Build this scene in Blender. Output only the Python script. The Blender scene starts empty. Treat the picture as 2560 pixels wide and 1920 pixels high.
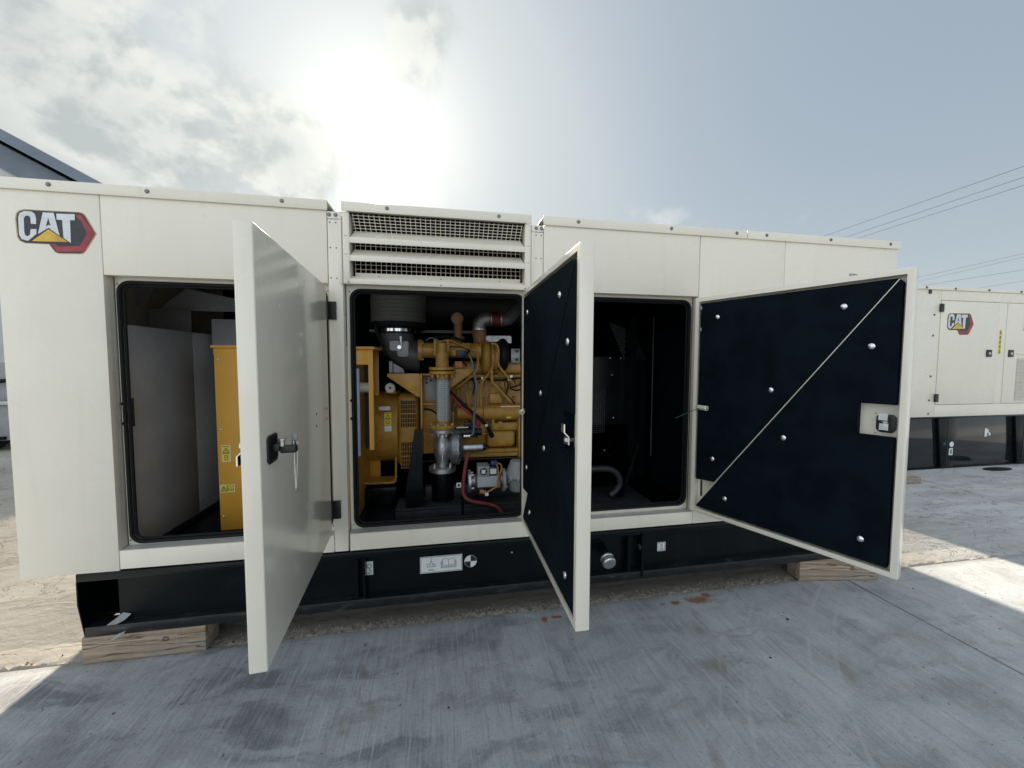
import bpy, bmesh, math, random
from mathutils import Vector, Matrix

random.seed(7)
R = math.radians
scene = bpy.context.scene
COL = bpy.context.collection

# ------------------------------------------------------------------ camera
CAM_LOC = Vector((0.0, -2.4, 1.65))
yaw, pitch, roll = R(10.3346), R(3.2287), R(0.1466)
fwd = Vector((math.sin(yaw) * math.cos(pitch), math.cos(yaw) * math.cos(pitch), -math.sin(pitch)))
rgt = Vector((math.cos(yaw), -math.sin(yaw), 0))
upv = rgt.cross(fwd)
rgt, upv = rgt * math.cos(roll) + upv * math.sin(roll), upv * math.cos(roll) - rgt * math.sin(roll)
cam_data = bpy.data.cameras.new('camera')
cam_data.sensor_fit = 'HORIZONTAL'
cam_data.sensor_width = 36.0
cam_data.lens = 965.0 / 2560.0 * 36.0
cam_data.clip_start = 0.02
cam_data.clip_end = 3000
cam = bpy.data.objects.new('camera', cam_data)
COL.objects.link(cam)
M = Matrix((rgt, upv, -fwd)).transposed().to_4x4()
M.translation = CAM_LOC
cam.matrix_world = M
scene.camera = cam

# ------------------------------------------------------------------ light
SUN_AZ, SUN_EL = R(-8.5), R(27.5)
SUN_DIR = Vector((math.sin(SUN_AZ) * math.cos(SUN_EL), math.cos(SUN_AZ) * math.cos(SUN_EL), math.sin(SUN_EL)))
sd = bpy.data.lights.new('sun', 'SUN')
sd.energy = 3.7
sd.angle = R(1.6)
sd.color = (1.0, 0.87, 0.70)
sun = bpy.data.objects.new('sun', sd)
COL.objects.link(sun)
sun.rotation_euler = SUN_DIR.to_track_quat('Z', 'Y').to_euler()
sun.location = (0, 0, 30)

scene.view_settings.view_transform = 'Standard'
scene.view_settings.look = 'None'
scene.view_settings.exposure = 1.09
scene.view_settings.gamma = 1.0
scene.view_settings.use_curve_mapping = False
scene.cycles.max_bounces = 8
scene.cycles.diffuse_bounces = 5


class NT:
    """small helper to write node trees"""
    def __init__(self, tree):
        self.t = tree
        self.n = tree.nodes
        self.n.clear()

    def add(self, typ, props=None, **ins):
        nd = self.n.new(typ)
        for k, v in (props or {}).items():
            setattr(nd, k, v)
        for k, v in ins.items():
            self.set(nd, k, v)
        return nd

    def set(self, nd, k, v):
        key = int(k[1:]) if k[0] == 'i' and k[1:].isdigit() else k.replace('_', ' ')
        sock = nd.inputs[key]
        if isinstance(v, bpy.types.NodeSocket):
            self.t.links.new(v, sock)
        else:
            if isinstance(v, (tuple, list)) and len(v) == 3 and sock.type == 'RGBA':
                v = (*v, 1)
            sock.default_value = v

    def math(self, op, a, b=0.0, clamp=False):
        return self.add('ShaderNodeMath', {'operation': op, 'use_clamp': clamp}, i0=a, i1=b).outputs[0]

    def vmath(self, op, a, b=(0, 0, 0)):
        nd = self.add('ShaderNodeVectorMath', {'operation': op}, i0=a, i1=b)
        return nd.outputs['Value'] if op in ('DOT_PRODUCT', 'LENGTH', 'DISTANCE') else nd.outputs[0]

    def ramp(self, fac, lo, hi, smooth=True):
        nd = self.add('ShaderNodeMapRange', {'interpolation_type': 'SMOOTHSTEP' if smooth else 'LINEAR'},
                      Value=fac, From_Min=lo, From_Max=hi)
        return nd.outputs[0]

    def mix(self, fac, a, b, blend='MIX'):
        nd = self.add('ShaderNodeMix', {'data_type': 'RGBA', 'blend_type': blend})
        for i, v in ((0, fac), (6, a), (7, b)):
            sock = nd.inputs[i]
            if isinstance(v, bpy.types.NodeSocket):
                self.t.links.new(v, sock)
            else:
                sock.default_value = (*v, 1) if isinstance(v, (tuple, list)) and len(v) == 3 else v
        return nd.outputs[2]

    def noise(self, vec, scale, detail=4.0, rough=0.55, dist=0.0, out='Fac'):
        nd = self.add('ShaderNodeTexNoise', Vector=vec, Scale=scale, Detail=detail, Roughness=rough, Distortion=dist)
        return nd.outputs[out]

    def mapping(self, vec, scale=(1, 1, 1), loc=(0, 0, 0), rot=(0, 0, 0)):
        return self.add('ShaderNodeMapping', Vector=vec, Scale=scale, Location=loc, Rotation=rot).outputs[0]


# ------------------------------------------------------------------ sky
CLOUD_BANKS = [((-0.60, 0.70, 0.40), 10.0, 0.15), ((-0.53, 0.78, 0.33), 50.0, 0.10), ((-0.31, 0.85, 0.42), 300.0, 0.30),
               ((-0.04, 0.777, 0.628), 300.0, 0.34), ((0.478, 0.825, 0.305), 400.0, 0.24), ((0.58, 0.755, 0.305), 400.0, 0.22),
               ((0.667, 0.672, 0.30), 400.0, 0.18), ((0.74, 0.588, 0.32), 300.0, 0.10), ((0.60, 0.55, 0.55), 5.0, -0.12)]
world = bpy.data.worlds.new('World')
scene.world = world
world.use_nodes = True
w = NT(world.node_tree)
sky = w.add('ShaderNodeTexSky', {'sky_type': 'NISHITA', 'sun_disc': False, 'sun_elevation': SUN_EL,
                                 'sun_rotation': SUN_AZ, 'air_density': 1.0, 'dust_density': 2.2,
                                 'ozone_density': 1.0, 'altitude': 20.0})
dirv = w.vmath('NORMALIZE', w.add('ShaderNodeTexCoord').outputs['Generated'])
sep = w.add('ShaderNodeSeparateXYZ', Vector=dirv)
dz = w.math('MAXIMUM', sep.outputs[2], 0.0)
den = w.math('ADD', dz, 0.22)
px_ = w.math('DIVIDE', sep.outputs[0], den)
py_ = w.math('DIVIDE', sep.outputs[1], den)
cp = w.mapping(dirv, (1.0, 1.0, 1.20))
sund = w.vmath('DOT_PRODUCT', dirv, tuple(SUN_DIR))
sund = w.math('MAXIMUM', sund, 0.0)
# a bright, hazy aureole round the sun, as thin high cloud gives
halo = w.math('ADD', w.math('MULTIPLY', w.math('POWER', sund, 60.0), 0.95),
              w.math('ADD', w.math('MULTIPLY', w.math('POWER', sund, 11.0), 0.52),
                     w.math('MULTIPLY', w.math('POWER', sund, 4.0), 0.12)))
skyc = w.mix(0.74, w.vmath('MINIMUM', sky.outputs[0], (7.0, 7.0, 7.0)), (3.8, 4.6, 5.25))
hz = w.math('POWER', w.math('SUBTRACT', 1.0, dz), 4.5)
skyc = w.mix(w.math('MULTIPLY', hz, 0.85), skyc, (5.9, 6.5, 6.7))
halo_col = w.add('ShaderNodeVectorMath', {'operation': 'SCALE'}, i0=(4.4, 4.1, 3.4))
w.set(halo_col, 'Scale', halo)
skyc = w.mix(1.0, skyc, halo_col.outputs[0], 'ADD')
# broken cloud: thin to the right of the view, fuller to the left; more added behind for fill light
def cloud_noise(off):
    return w.noise(w.mapping(cp, (1, 1, 1), (3.1 + off[0], 1.7, off[1])), 4.3, 11.0, 0.54, 0.12)
n1 = cloud_noise((0, 0))
n3 = cloud_noise((-0.010, 0.040))
n2 = w.noise(w.mapping(cp, (0.5, 0.5, 1), (9.3, 4.1, 2.0)), 2.2, 3.0, 0.5, 0.0)
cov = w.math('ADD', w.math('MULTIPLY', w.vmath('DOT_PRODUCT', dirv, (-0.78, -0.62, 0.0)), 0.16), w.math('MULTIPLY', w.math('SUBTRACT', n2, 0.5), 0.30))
for d_, pw, amt in CLOUD_BANKS:
    k = w.math('POWER', w.math('MAXIMUM', w.vmath('DOT_PRODUCT', dirv, tuple(Vector(d_).normalized())), 0.0), pw)
    cov = w.math('ADD', cov, w.math('MULTIPLY', k, amt))
cl = w.math('ADD', n1, w.math('ADD', cov, 0.03))
cmask = w.ramp(cl, 0.47, 0.69)
shade = w.ramp(w.math('SUBTRACT', n3, n1), 0.06, -0.06)
thick = w.ramp(cl, 0.66, 0.92)
# grey against the light; unseen clouds opposite the sun brightened to lift the shade
west_ = w.vmath('DOT_PRODUCT', dirv, (-1.0, 0.0, 0.0))
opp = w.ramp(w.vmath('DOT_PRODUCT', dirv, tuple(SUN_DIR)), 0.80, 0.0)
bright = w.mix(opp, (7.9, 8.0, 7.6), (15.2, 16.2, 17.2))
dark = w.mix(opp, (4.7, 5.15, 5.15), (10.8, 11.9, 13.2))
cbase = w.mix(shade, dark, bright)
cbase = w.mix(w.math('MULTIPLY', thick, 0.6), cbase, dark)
lit = w.add('ShaderNodeVectorMath', {'operation': 'SCALE'}, i0=(1.2, 1.15, 1.0))
w.set(lit, 'Scale', halo)
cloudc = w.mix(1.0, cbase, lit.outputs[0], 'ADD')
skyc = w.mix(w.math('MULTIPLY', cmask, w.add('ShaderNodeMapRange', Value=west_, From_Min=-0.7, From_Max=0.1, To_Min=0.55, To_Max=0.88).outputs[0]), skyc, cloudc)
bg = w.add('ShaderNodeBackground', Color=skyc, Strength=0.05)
wo = w.add('ShaderNodeOutputWorld', Surface=bg.outputs[0])


# ------------------------------------------------------------------ materials
MATS = {}


def principled(name, build):
    m = bpy.data.materials.new(name)
    m.use_nodes = True
    t = NT(m.node_tree)
    out = t.add('ShaderNodeOutputMaterial')
    bs = t.add('ShaderNodeBsdfPrincipled')
    t.t.links.new(bs.outputs[0], out.inputs[0])
    pos = t.add('ShaderNodeTexCoord').outputs['Object']
    build(t, bs, pos)
    MATS[name] = m
    return m


def bump(t, bs, h, strength, dist=0.002):
    b = t.add('ShaderNodeBump', Strength=strength, Distance=dist, Height=h)
    t.set(bs, 'Normal', b.outputs[0])


def simple(name, col, rough=0.5, metal=0.0, var=0.12, vs=6.0, bmp=0.0, bs_=150.0, coat=0.0, rv=0.1, stretch=(1, 1, 1), spec=0.5):
    def f(t, bs, pos):
        p = t.mapping(pos, stretch)
        n = t.noise(p, vs, 5.0, 0.6)
        lo = tuple(c * (1 - var) for c in col)
        hi = tuple(min(1, c * (1 + var)) for c in col)
        t.set(bs, 'Base Color', t.mix(t.ramp(n, 0.3, 0.7), lo, hi))
        n2 = t.noise(p, vs * 3.1, 4.0, 0.6)
        t.set(bs, 'Roughness', t.add('ShaderNodeMapRange', Value=n2, To_Min=max(0.02, rough - rv), To_Max=min(1, rough + rv)).outputs[0])
        bs.inputs['Metallic'].default_value = metal
        bs.inputs['Coat Weight'].default_value = coat
        bs.inputs['Specular IOR Level'].default_value = spec
        if bmp:
            bump(t, bs, t.noise(p, bs_, 2.0, 0.5), bmp, 0.001)
    return principled(name, f)


def cream_f(dirt, scuff, base=(0.835, 0.785, 0.665), rmin=0.22, coat=0.0):
    def f(t, bs, pos):
        n = t.noise(pos, 1.3, 4.0, 0.6)
        st = t.noise(t.mapping(pos, (14, 14, 1.2)), 1.0, 4.0, 0.6)
        c = t.mix(t.ramp(n, 0.3, 0.75), base, tuple(b * 0.95 for b in base))
        c = t.mix(t.math('MULTIPLY', t.ramp(st, 0.52, 0.8), dirt), c, (0.50, 0.46, 0.38))
        sp = t.noise(pos, 60.0, 3.0, 0.7)
        c = t.mix(t.math('MULTIPLY', t.ramp(sp, 0.66, 0.74), dirt), c, (0.36, 0.31, 0.25))
        if scuff:
            s1 = t.noise(t.mapping(pos, (70, 70, 7)), 1.0, 5.0, 0.65)
            s2 = t.noise(pos, 3.0, 2.0, 0.5)
            k = t.math('MULTIPLY', t.ramp(s1, 0.66, 0.71), t.ramp(s2, 0.52, 0.62))
            c = t.mix(t.math('MULTIPLY', k, scuff), c, (0.16, 0.16, 0.15))
        t.set(bs, 'Base Color', c)
        t.set(bs, 'Roughness', t.add('ShaderNodeMapRange', Value=n, To_Min=rmin, To_Max=rmin + 0.12).outputs[0])
        bs.inputs['Coat Weight'].default_value = coat
        bs.inputs['Coat Roughness'].default_value = 0.085
        bs.inputs['Coat IOR'].default_value = 1.58
        hgt = t.math('ADD', t.math('MULTIPLY', t.noise(pos, 420.0, 2.0, 0.5), 0.06), t.math('MULTIPLY', t.noise(pos, 2.6, 2.0, 0.5), 3.0))
        bump(t, bs, hgt, 0.8, 0.0009)
    return f


principled('cream', cream_f(0.17, 0.0))
principled('cream_scuffed', cream_f(0.14, 0.6, rmin=0.20, coat=0.5))
principled('cream_sill', cream_f(0.95, 0.5, (0.50, 0.49, 0.47)))
simple('skid_black', (0.0035, 0.0055, 0.0065), 0.24, var=0.3, vs=5, rv=0.10, bmp=0.04, bs_=260, spec=0.22)


def skid_dusty(t, bs, pos):
    n = t.noise(t.mapping(pos, (6, 6, 40)), 1.0, 6.0, 0.7)
    n2 = t.noise(pos, 9.0, 5.0, 0.7)
    k = t.math('MULTIPLY', t.ramp(n, 0.50, 0.72), t.ramp(n2, 0.40, 0.66))
    t.set(bs, 'Base Color', t.mix(k, (0.006, 0.008, 0.010), (0.10, 0.095, 0.085)))
    t.set(bs, 'Roughness', t.add('ShaderNodeMapRange', Value=k, To_Min=0.35, To_Max=0.8).outputs[0])


principled('skid_dusty', skid_dusty)
simple('tank_black', (0.012, 0.015, 0.018), 0.10, var=0.25, vs=4, rv=0.05)
simple('foam_black', (0.0022, 0.0062, 0.0108), 0.80, var=0.35, vs=7, bmp=0.45, bs_=420, spec=0.10)
simple('rubber', (0.006, 0.008, 0.010), 0.6, var=0.2, vs=20, spec=0.25)
simple('plastic_black', (0.010, 0.011, 0.013), 0.38, var=0.15, vs=30)
simple('dark_grey_paint', (0.46, 0.48, 0.50), 0.42, var=0.10, vs=3, bmp=0.08, bs_=300)
simple('dark_steel', (0.030, 0.033, 0.038), 0.45, 0.2, var=0.3, vs=9)
def engine_paint(col, rough, bscale, bstr):
    def f(t, bs, pos):
        n = t.noise(pos, 11.0, 6.0, 0.62)
        g = t.noise(pos, 26.0, 6.0, 0.7, 0.6)
        g2 = t.noise(pos, 5.0, 4.0, 0.6)
        c = t.mix(t.ramp(n, 0.3, 0.7), tuple(k * 0.84 for k in col), tuple(k * 1.12 for k in col))
        c = t.mix(t.math('MULTIPLY', t.ramp(g, 0.52, 0.72), 0.55), c, (0.13, 0.072, 0.022))
        c = t.mix(t.math('MULTIPLY', t.ramp(g2, 0.55, 0.75), 0.45), c, (0.22, 0.115, 0.028))
        c = t.mix(t.math('MULTIPLY', t.ramp(g, 0.36, 0.26), 0.30), c, (0.58, 0.36, 0.11))
        t.set(bs, 'Base Color', c)
        t.set(bs, 'Roughness', t.add('ShaderNodeMapRange', Value=g, To_Min=rough - 0.12, To_Max=rough + 0.15).outputs[0])
        bump(t, bs, t.noise(pos, bscale, 3.0, 0.6), bstr, 0.0015)
    return f


principled('machine_yellow', engine_paint((0.47, 0.255, 0.045), 0.36, 120.0, 0.25))
principled('machine_yellow_cast', engine_paint((0.43, 0.235, 0.042), 0.44, 60.0, 0.7))
simple('brown_cast', (0.25, 0.125, 0.045), 0.5, var=0.3, vs=18, bmp=0.4, bs_=50)
simple('muffler_dark', (0.016, 0.011, 0.012), 0.6, var=0.3)  # near-black reddish tone used on the muffler
simple('box_yellow', (0.64, 0.335, 0.045), 0.36, var=0.05, vs=2, bmp=0.08, bs_=350)
simple('aluminium', (0.50, 0.51, 0.52), 0.38, 0.85, var=0.15, vs=25, bmp=0.15, bs_=120)
simple('aluminium_dark', (0.30, 0.31, 0.32), 0.45, 0.8, var=0.2, vs=25, bmp=0.2, bs_=120)
simple('chrome', (0.78, 0.79, 0.80), 0.14, 1.0, var=0.05, rv=0.05)
simple('zinc', (0.55, 0.56, 0.55), 0.30, 0.9, var=0.15, vs=40)
simple('grey_paint', (0.30, 0.31, 0.315), 0.45, var=0.10, vs=9)
simple('air_grey', (0.085, 0.088, 0.092), 0.42, var=0.12, vs=8)
simple('white_plastic', (0.72, 0.71, 0.68), 0.45, var=0.05)
simple('label_white', (0.74, 0.76, 0.74), 0.4, var=0.04, vs=20)
simple('label_black', (0.02, 0.02, 0.022), 0.4, var=0.1)
simple('label_yellow', (0.72, 0.58, 0.03), 0.4, var=0.06, vs=30)
simple('label_green', (0.05, 0.28, 0.14), 0.4, var=0.1)
simple('label_orange', (0.55, 0.16, 0.03), 0.4, var=0.1)
simple('logo_silver', (0.66, 0.68, 0.70), 0.32, 0.15, var=0.10, vs=14, stretch=(0.5, 1, 6))
simple('logo_black', (0.030, 0.030, 0.034), 0.35, var=0.2, vs=30)
simple('logo_red', (0.34, 0.040, 0.052), 0.35, var=0.3, vs=12)
simple('logo_gold', (0.66, 0.43, 0.06), 0.32, 0.1, var=0.22, vs=9)
simple('logo_rim', (0.50, 0.36, 0.16), 0.4, var=0.1)
simple('hose_red', (0.20, 0.035, 0.035), 0.6, var=0.15, vs=30)
simple('silicone_red', (0.10, 0.008, 0.014), 0.5, var=0.15)
simple('wire_red', (0.30, 0.02, 0.035), 0.45, var=0.1)
simple('wire_tan', (0.45, 0.22, 0.07), 0.5, var=0.15)
simple('wire_green', (0.05, 0.26, 0.14), 0.5, var=0.1)
simple('plug_blue', (0.03, 0.06, 0.20), 0.45, var=0.1)
simple('bar_blue', (0.26, 0.33, 0.40), 0.42, var=0.08)
simple('hose_grey', (0.16, 0.17, 0.18), 0.5, 0.3, var=0.15, vs=60)
simple('paper', (0.34, 0.35, 0.345), 0.7, var=0.15, vs=30)
simple('building_blue', (0.16, 0.20, 0.25), 0.45, var=0.10, vs=1.5)
simple('building_wall', (0.55, 0.56, 0.54), 0.6, var=0.10, vs=1.5)
simple('window_glass', (0.03, 0.04, 0.05), 0.08, var=0.1)
simple('bolt_steel', (0.20, 0.205, 0.21), 0.32, 0.8, var=0.2)
simple('wire_line', (0.10, 0.105, 0.115), 0.6, var=0.1)
simple('hole_dark', (0.004, 0.004, 0.005), 0.9, var=0.1)


def braid(t, bs, pos):
    sp = t.add('ShaderNodeSeparateXYZ', Vector=pos)
    # chevron braid: height lines folded by the angle round the hose
    ang = t.math('MULTIPLY', t.math('ARCTAN2', t.math('SUBTRACT', sp.outputs[1], 0.55), t.math('SUBTRACT', sp.outputs[0], 0.010)), 3.5)
    fold = t.math('ABSOLUTE', t.math('SUBTRACT', t.math('FRACT', ang), 0.5))
    wv = t.math('FRACT', t.math('ADD', t.math('MULTIPLY', sp.outputs[2], 62.0), t.math('MULTIPLY', fold, 1.6)))
    h = t.math('MULTIPLY', t.math('ABSOLUTE', t.math('SUBTRACT', wv, 0.5)), 2.0)
    n = t.noise(pos, 90.0, 2.0)
    c = t.mix(t.ramp(h, 0.15, 0.75), (0.16, 0.22, 0.23), (0.72, 0.77, 0.75))
    t.set(bs, 'Base Color', t.mix(t.math('MULTIPLY', t.ramp(n, 0.5, 0.7), 0.3), c, (0.30, 0.36, 0.36)))
    bs.inputs['Metallic'].default_value = 0.35
    bs.inputs['Roughness'].default_value = 0.36
    bump(t, bs, h, 0.8, 0.004)


principled('braided_steel', braid)


def drum(t, bs, pos):
    a = t.add('ShaderNodeTexWave', {'wave_type': 'BANDS', 'bands_direction': 'Z'}, Vector=pos, Scale=10.0).outputs[1]
    n = t.noise(pos, 12.0, 4.0)
    t.set(bs, 'Base Color', t.mix(n, (0.12, 0.13, 0.115), (0.17, 0.18, 0.165)))
    bs.inputs['Roughness'].default_value = 0.6
    bump(t, bs, a, 0.5, 0.004)


principled('filter_drum', drum)


def wood(t, bs, pos):
    warp = t.noise(t.mapping(pos, (2.2, 7.0, 7.0)), 1.0, 3.0, 0.5, out='Color')
    wp = t.vmath('ADD', pos, t.vmath('MULTIPLY', t.vmath('SUBTRACT', warp, (0.5, 0.5, 0.5)), (0.0, 0.05, 0.05)))
    rings = t.noise(t.mapping(wp, (0.7, 42.0, 42.0)), 1.0, 4.0, 0.6)
    f = t.noise(t.mapping(pos, (5.0, 190.0, 190.0)), 1.0, 5.0, 0.65)
    d = t.noise(t.mapping(pos, (3.0, 6.0, 6.0)), 1.6, 5.0, 0.6)
    saw = t.noise(t.mapping(pos, (120.0, 1.0, 3.0)), 1.0, 2.0, 0.5)
    c = t.mix(t.ramp(rings, 0.34, 0.64), (0.29, 0.205, 0.135), (0.47, 0.375, 0.275))
    c = t.mix(t.math('MULTIPLY', t.ramp(f, 0.45, 0.68), 0.5), c, (0.24, 0.18, 0.13))
    c = t.mix(t.math('MULTIPLY', t.ramp(d, 0.45, 0.70), 0.65), c, (0.27, 0.25, 0.225))
    c = t.mix(t.math('MULTIPLY', t.ramp(saw, 0.55, 0.75), 0.25), c, (0.50, 0.42, 0.33))
    cr = t.noise(t.mapping(wp, (0.8, 16.0, 16.0), (3, 1, 2)), 1.0, 3.0, 0.5)
    k = t.ramp(t.math('ABSOLUTE', t.math('SUBTRACT', cr, 0.5)), 0.016, 0.0)
    c = t.mix(t.math('MULTIPLY', k, 0.8), c, (0.06, 0.042, 0.03))
    kd = t.vmath('LENGTH', t.vmath('MULTIPLY', t.vmath('SUBTRACT', wp, (0.10, -0.068, 0.098)), (1.0, 1.0, 1.15)))
    ring = t.math('MULTIPLY', t.ramp(kd, 0.021, 0.017), t.ramp(kd, 0.006, 0.011))
    c = t.mix(t.math('MULTIPLY', t.ramp(kd, 0.020, 0.008), 0.6), c, (0.20, 0.12, 0.07))
    c = t.mix(t.math('MULTIPLY', ring, 0.75), c, (0.085, 0.055, 0.035))
    t.set(bs, 'Base Color', c)
    bs.inputs['Roughness'].default_value = 0.78
    bump(t, bs, t.math('SUBTRACT', f, k), 0.6, 0.003)


principled('wood', wood)


def stain(t, xy, cx, cy, rx, ry, ang, nz, edge=0.35):
    q = t.mapping(t.vmath('SUBTRACT', xy, (cx, cy, 0)), (1, 1, 0), rot=(0, 0, ang))
    q = t.mapping(q, (1 / rx, 1 / ry, 0))
    d = t.math('ADD', t.vmath('LENGTH', q), t.math('MULTIPLY', t.math('SUBTRACT', nz, 0.5), 2.4))
    return t.ramp(d, 1.0, 1.0 - edge)


def concrete_front(t, bs, pos):
    xy = t.mapping(pos, (1, 1, 0))
    warp = t.noise(xy, 1.6, 4.0, 0.6, out='Color')
    wxy = t.vmath('ADD', xy, t.vmath('MULTIPLY', t.vmath('SUBTRACT', warp, (0.5, 0.5, 0.5)), (0.35, 0.35, 0.0)))
    big = t.noise(wxy, 0.8, 5.0, 0.6)
    mid = t.noise(t.mapping(wxy, (1.0, 0.5, 1)), 4.2, 9.0, 0.66)
    wave = t.noise(t.mapping(wxy, (0.55, 1.6, 1), (2, 5, 0), (0, 0, -0.45)), 3.4, 7.0, 0.64)
    broom = t.noise(t.mapping(xy, (105, 5.0, 1)), 1.0, 4.0, 0.65)
    broom2 = t.noise(t.mapping(xy, (42, 2.2, 1), (5, 3, 0), (0, 0, 0.10)), 1.0, 4.0, 0.62)
    fine = t.noise(xy, 75.0, 5.0, 0.75)
    pit = t.noise(xy, 26.0, 3.0, 0.55)
    grit = t.noise(xy, 150.0, 4.0, 0.8)
    c = t.mix(t.ramp(big, 0.32, 0.68), (0.42, 0.45, 0.475), (0.52, 0.545, 0.565))
    c = t.mix(t.math('MULTIPLY', t.ramp(mid, 0.47, 0.65), 0.64), c, (0.33, 0.345, 0.355))
    c = t.mix(t.math('MULTIPLY', t.ramp(mid, 0.46, 0.30), 0.60), c, (0.63, 0.645, 0.655))
    c = t.mix(t.math('MULTIPLY', t.ramp(wave, 0.55, 0.65), 0.58), c, (0.29, 0.30, 0.305))
    bm_ = t.math('ADD', t.math('MULTIPLY', broom, 0.55), t.math('MULTIPLY', broom2, 0.45))
    gx = t.add('ShaderNodeSeparateXYZ', Vector=pos)
    left = t.add('ShaderNodeMapRange', Value=gx.outputs[0], From_Min=1.6, From_Max=-0.9, To_Min=0.30, To_Max=1.0).outputs[0]
    w1 = t.noise(t.mapping(wxy, (1.0, 3.0, 1), (6.2, 1.4, 0), (0, 0, -0.35)), 1.7, 6.0, 0.58, 0.7)
    wet = t.math('MULTIPLY', t.ramp(w1, 0.50, 0.66), t.math('MULTIPLY', left, t.ramp(bm_, 0.80, 0.36)))
    c = t.mix(t.math('MULTIPLY', wet, 0.95), c, (0.155, 0.175, 0.195))
    c = t.mix(t.math('MULTIPLY', t.ramp(w1, 0.44, 0.30), 0.55), c, (0.60, 0.62, 0.635))
    c = t.mix(t.math('MULTIPLY', t.ramp(bm_, 0.49, 0.36), 0.50), c, (0.26, 0.27, 0.275))
    c = t.mix(t.math('MULTIPLY', t.ramp(bm_, 0.53, 0.66), 0.45), c, (0.68, 0.69, 0.69))
    c = t.mix(t.math('MULTIPLY', t.ramp(fine, 0.54, 0.66), 0.50), c, (0.25, 0.255, 0.255))
    c = t.mix(t.math('MULTIPLY', t.ramp(fine, 0.44, 0.34), 0.40), c, (0.70, 0.71, 0.71))
    c = t.mix(t.math('MULTIPLY', t.ramp(grit, 0.56, 0.68), 0.45), c, (0.22, 0.22, 0.22))
    c = t.mix(t.math('MULTIPLY', t.ramp(pit, 0.695, 0.73), 0.85), c, (0.09, 0.09, 0.09))
    crk = t.noise(t.mapping(wxy, (1.0, 0.8, 1), (3, 9, 0)), 1.3, 6.0, 0.62, 0.4)
    ck = t.math('MULTIPLY', t.ramp(t.math('ABSOLUTE', t.math('SUBTRACT', crk, 0.5)), 0.0035, 0.0), t.ramp(big, 0.48, 0.58))
    c = t.mix(t.math('MULTIPLY', ck, 0.28), c, (0.14, 0.14, 0.14))
    brn = t.noise(t.mapping(wxy, (1.5, 0.6, 1), (8, 8, 0)), 1.6, 6.0, 0.6)
    c = t.mix(t.math('MULTIPLY', t.ramp(brn, 0.58, 0.76), 0.38), c, (0.38, 0.33, 0.28))
    # light tyre scuffs in a sweeping arc
    for cx, cy, rr in ((4.6, -3.2, 4.05), (4.6, -3.2, 3.93), (4.6, -3.2, 3.62), (4.6, -3.2, 3.50), (-3.4, -1.2, 4.55), (-3.4, -1.2, 4.62), (-3.4, -1.2, 4.80), (-3.4, -1.2, 4.86)):
        d = t.vmath('DISTANCE', xy, (cx, cy, 0))
        k = t.ramp(t.math('ABSOLUTE', t.math('SUBTRACT', d, rr)), 0.016, 0.003)
        c = t.mix(t.math('MULTIPLY', t.math('MULTIPLY', k, t.ramp(mid, 0.42, 0.58)), 0.35), c, (0.62, 0.63, 0.63))
    nz = t.noise(t.mapping(xy, (1, 0.6, 1)), 22.0, 7.0, 0.72, 0.8)
    rust = t.mix(fine, (0.40, 0.115, 0.025), (0.20, 0.065, 0.025))
    for a in ((1.74, -0.075, 0.13, 0.055, 0.0), (1.84, -0.035, 0.05, 0.04, 0.0), (0.72, -0.075, 0.06, 0.02, 0.05), (0.64, -0.085, 0.03, 0.03, 0.0), (1.57, -0.075, 0.055, 0.03, 0.0), (1.48, -0.075, 0.025, 0.015, 0.0)):
        c = t.mix(t.math('MULTIPLY', stain(t, xy, *a, nz, 0.7), 0.85), c, rust)
    for a in ((1.56, -0.35, 0.06, 0.13, -0.3), (1.64, -0.20, 0.04, 0.10, -0.2), (1.45, -0.62, 0.10, 0.13, 0.2), (2.12, -0.78, 0.07, 0.24, 0.5), (2.72, -0.60, 0.20, 0.05, 0.3),
              (2.42, -0.22, 0.06, 0.05, 0.0), (-0.42, -0.32, 0.03, 0.10, -0.4), (0.62, -1.05, 0.10, 0.20, 0.3), (-0.34, -0.56, 0.035, 0.07, -0.3), (-0.45, -0.66, 0.03, 0.05, 0.0), (1.10, -1.12, 0.05, 0.26, 0.3)):
        c = t.mix(t.math('MULTIPLY', stain(t, xy, *a, nz, 1.3), 0.46), c, (0.25, 0.18, 0.105))
    for a in ((0.42, -0.08, 0.055, 0.03, 0.0), (0.05, -0.32, 0.03, 0.02, 0.0), (-0.62, -0.42, 0.32, 0.07, 0.25), (-0.75, -0.55, 0.20, 0.05, 0.5), (-1.65, -0.55, 0.16, 0.34, -0.5), (-1.35, -0.75, 0.08, 0.30, -0.6), (2.5, -0.95, 0.45, 0.10, 0.0)):
        c = t.mix(t.math('MULTIPLY', stain(t, xy, *a, nz, 1.0), 0.42), c, (0.18, 0.185, 0.185))
    # soil washed against the joint
    gx = t.add('ShaderNodeSeparateXYZ', Vector=pos)
    jy = t.ramp(t.math('ADD', gx.outputs[1], t.math('MULTIPLY', nz, 0.10)), 0.0, 0.07)
    c = t.mix(t.math('MULTIPLY', jy, 0.45), c, (0.22, 0.19, 0.15))
    t.set(bs, 'Base Color', c)
    t.set(bs, 'Roughness', t.add('ShaderNodeMapRange', Value=mid, To_Min=0.70, To_Max=0.92).outputs[0])
    h = t.math('ADD', t.math('MULTIPLY', bm_, 1.3), t.math('MULTIPLY', t.noise(xy, 9.0, 8.0, 0.7), 1.6))
    h = t.math('SUBTRACT', h, t.ramp(pit, 0.70, 0.76))
    bump(t, bs, h, 0.7, 0.006)


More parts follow.
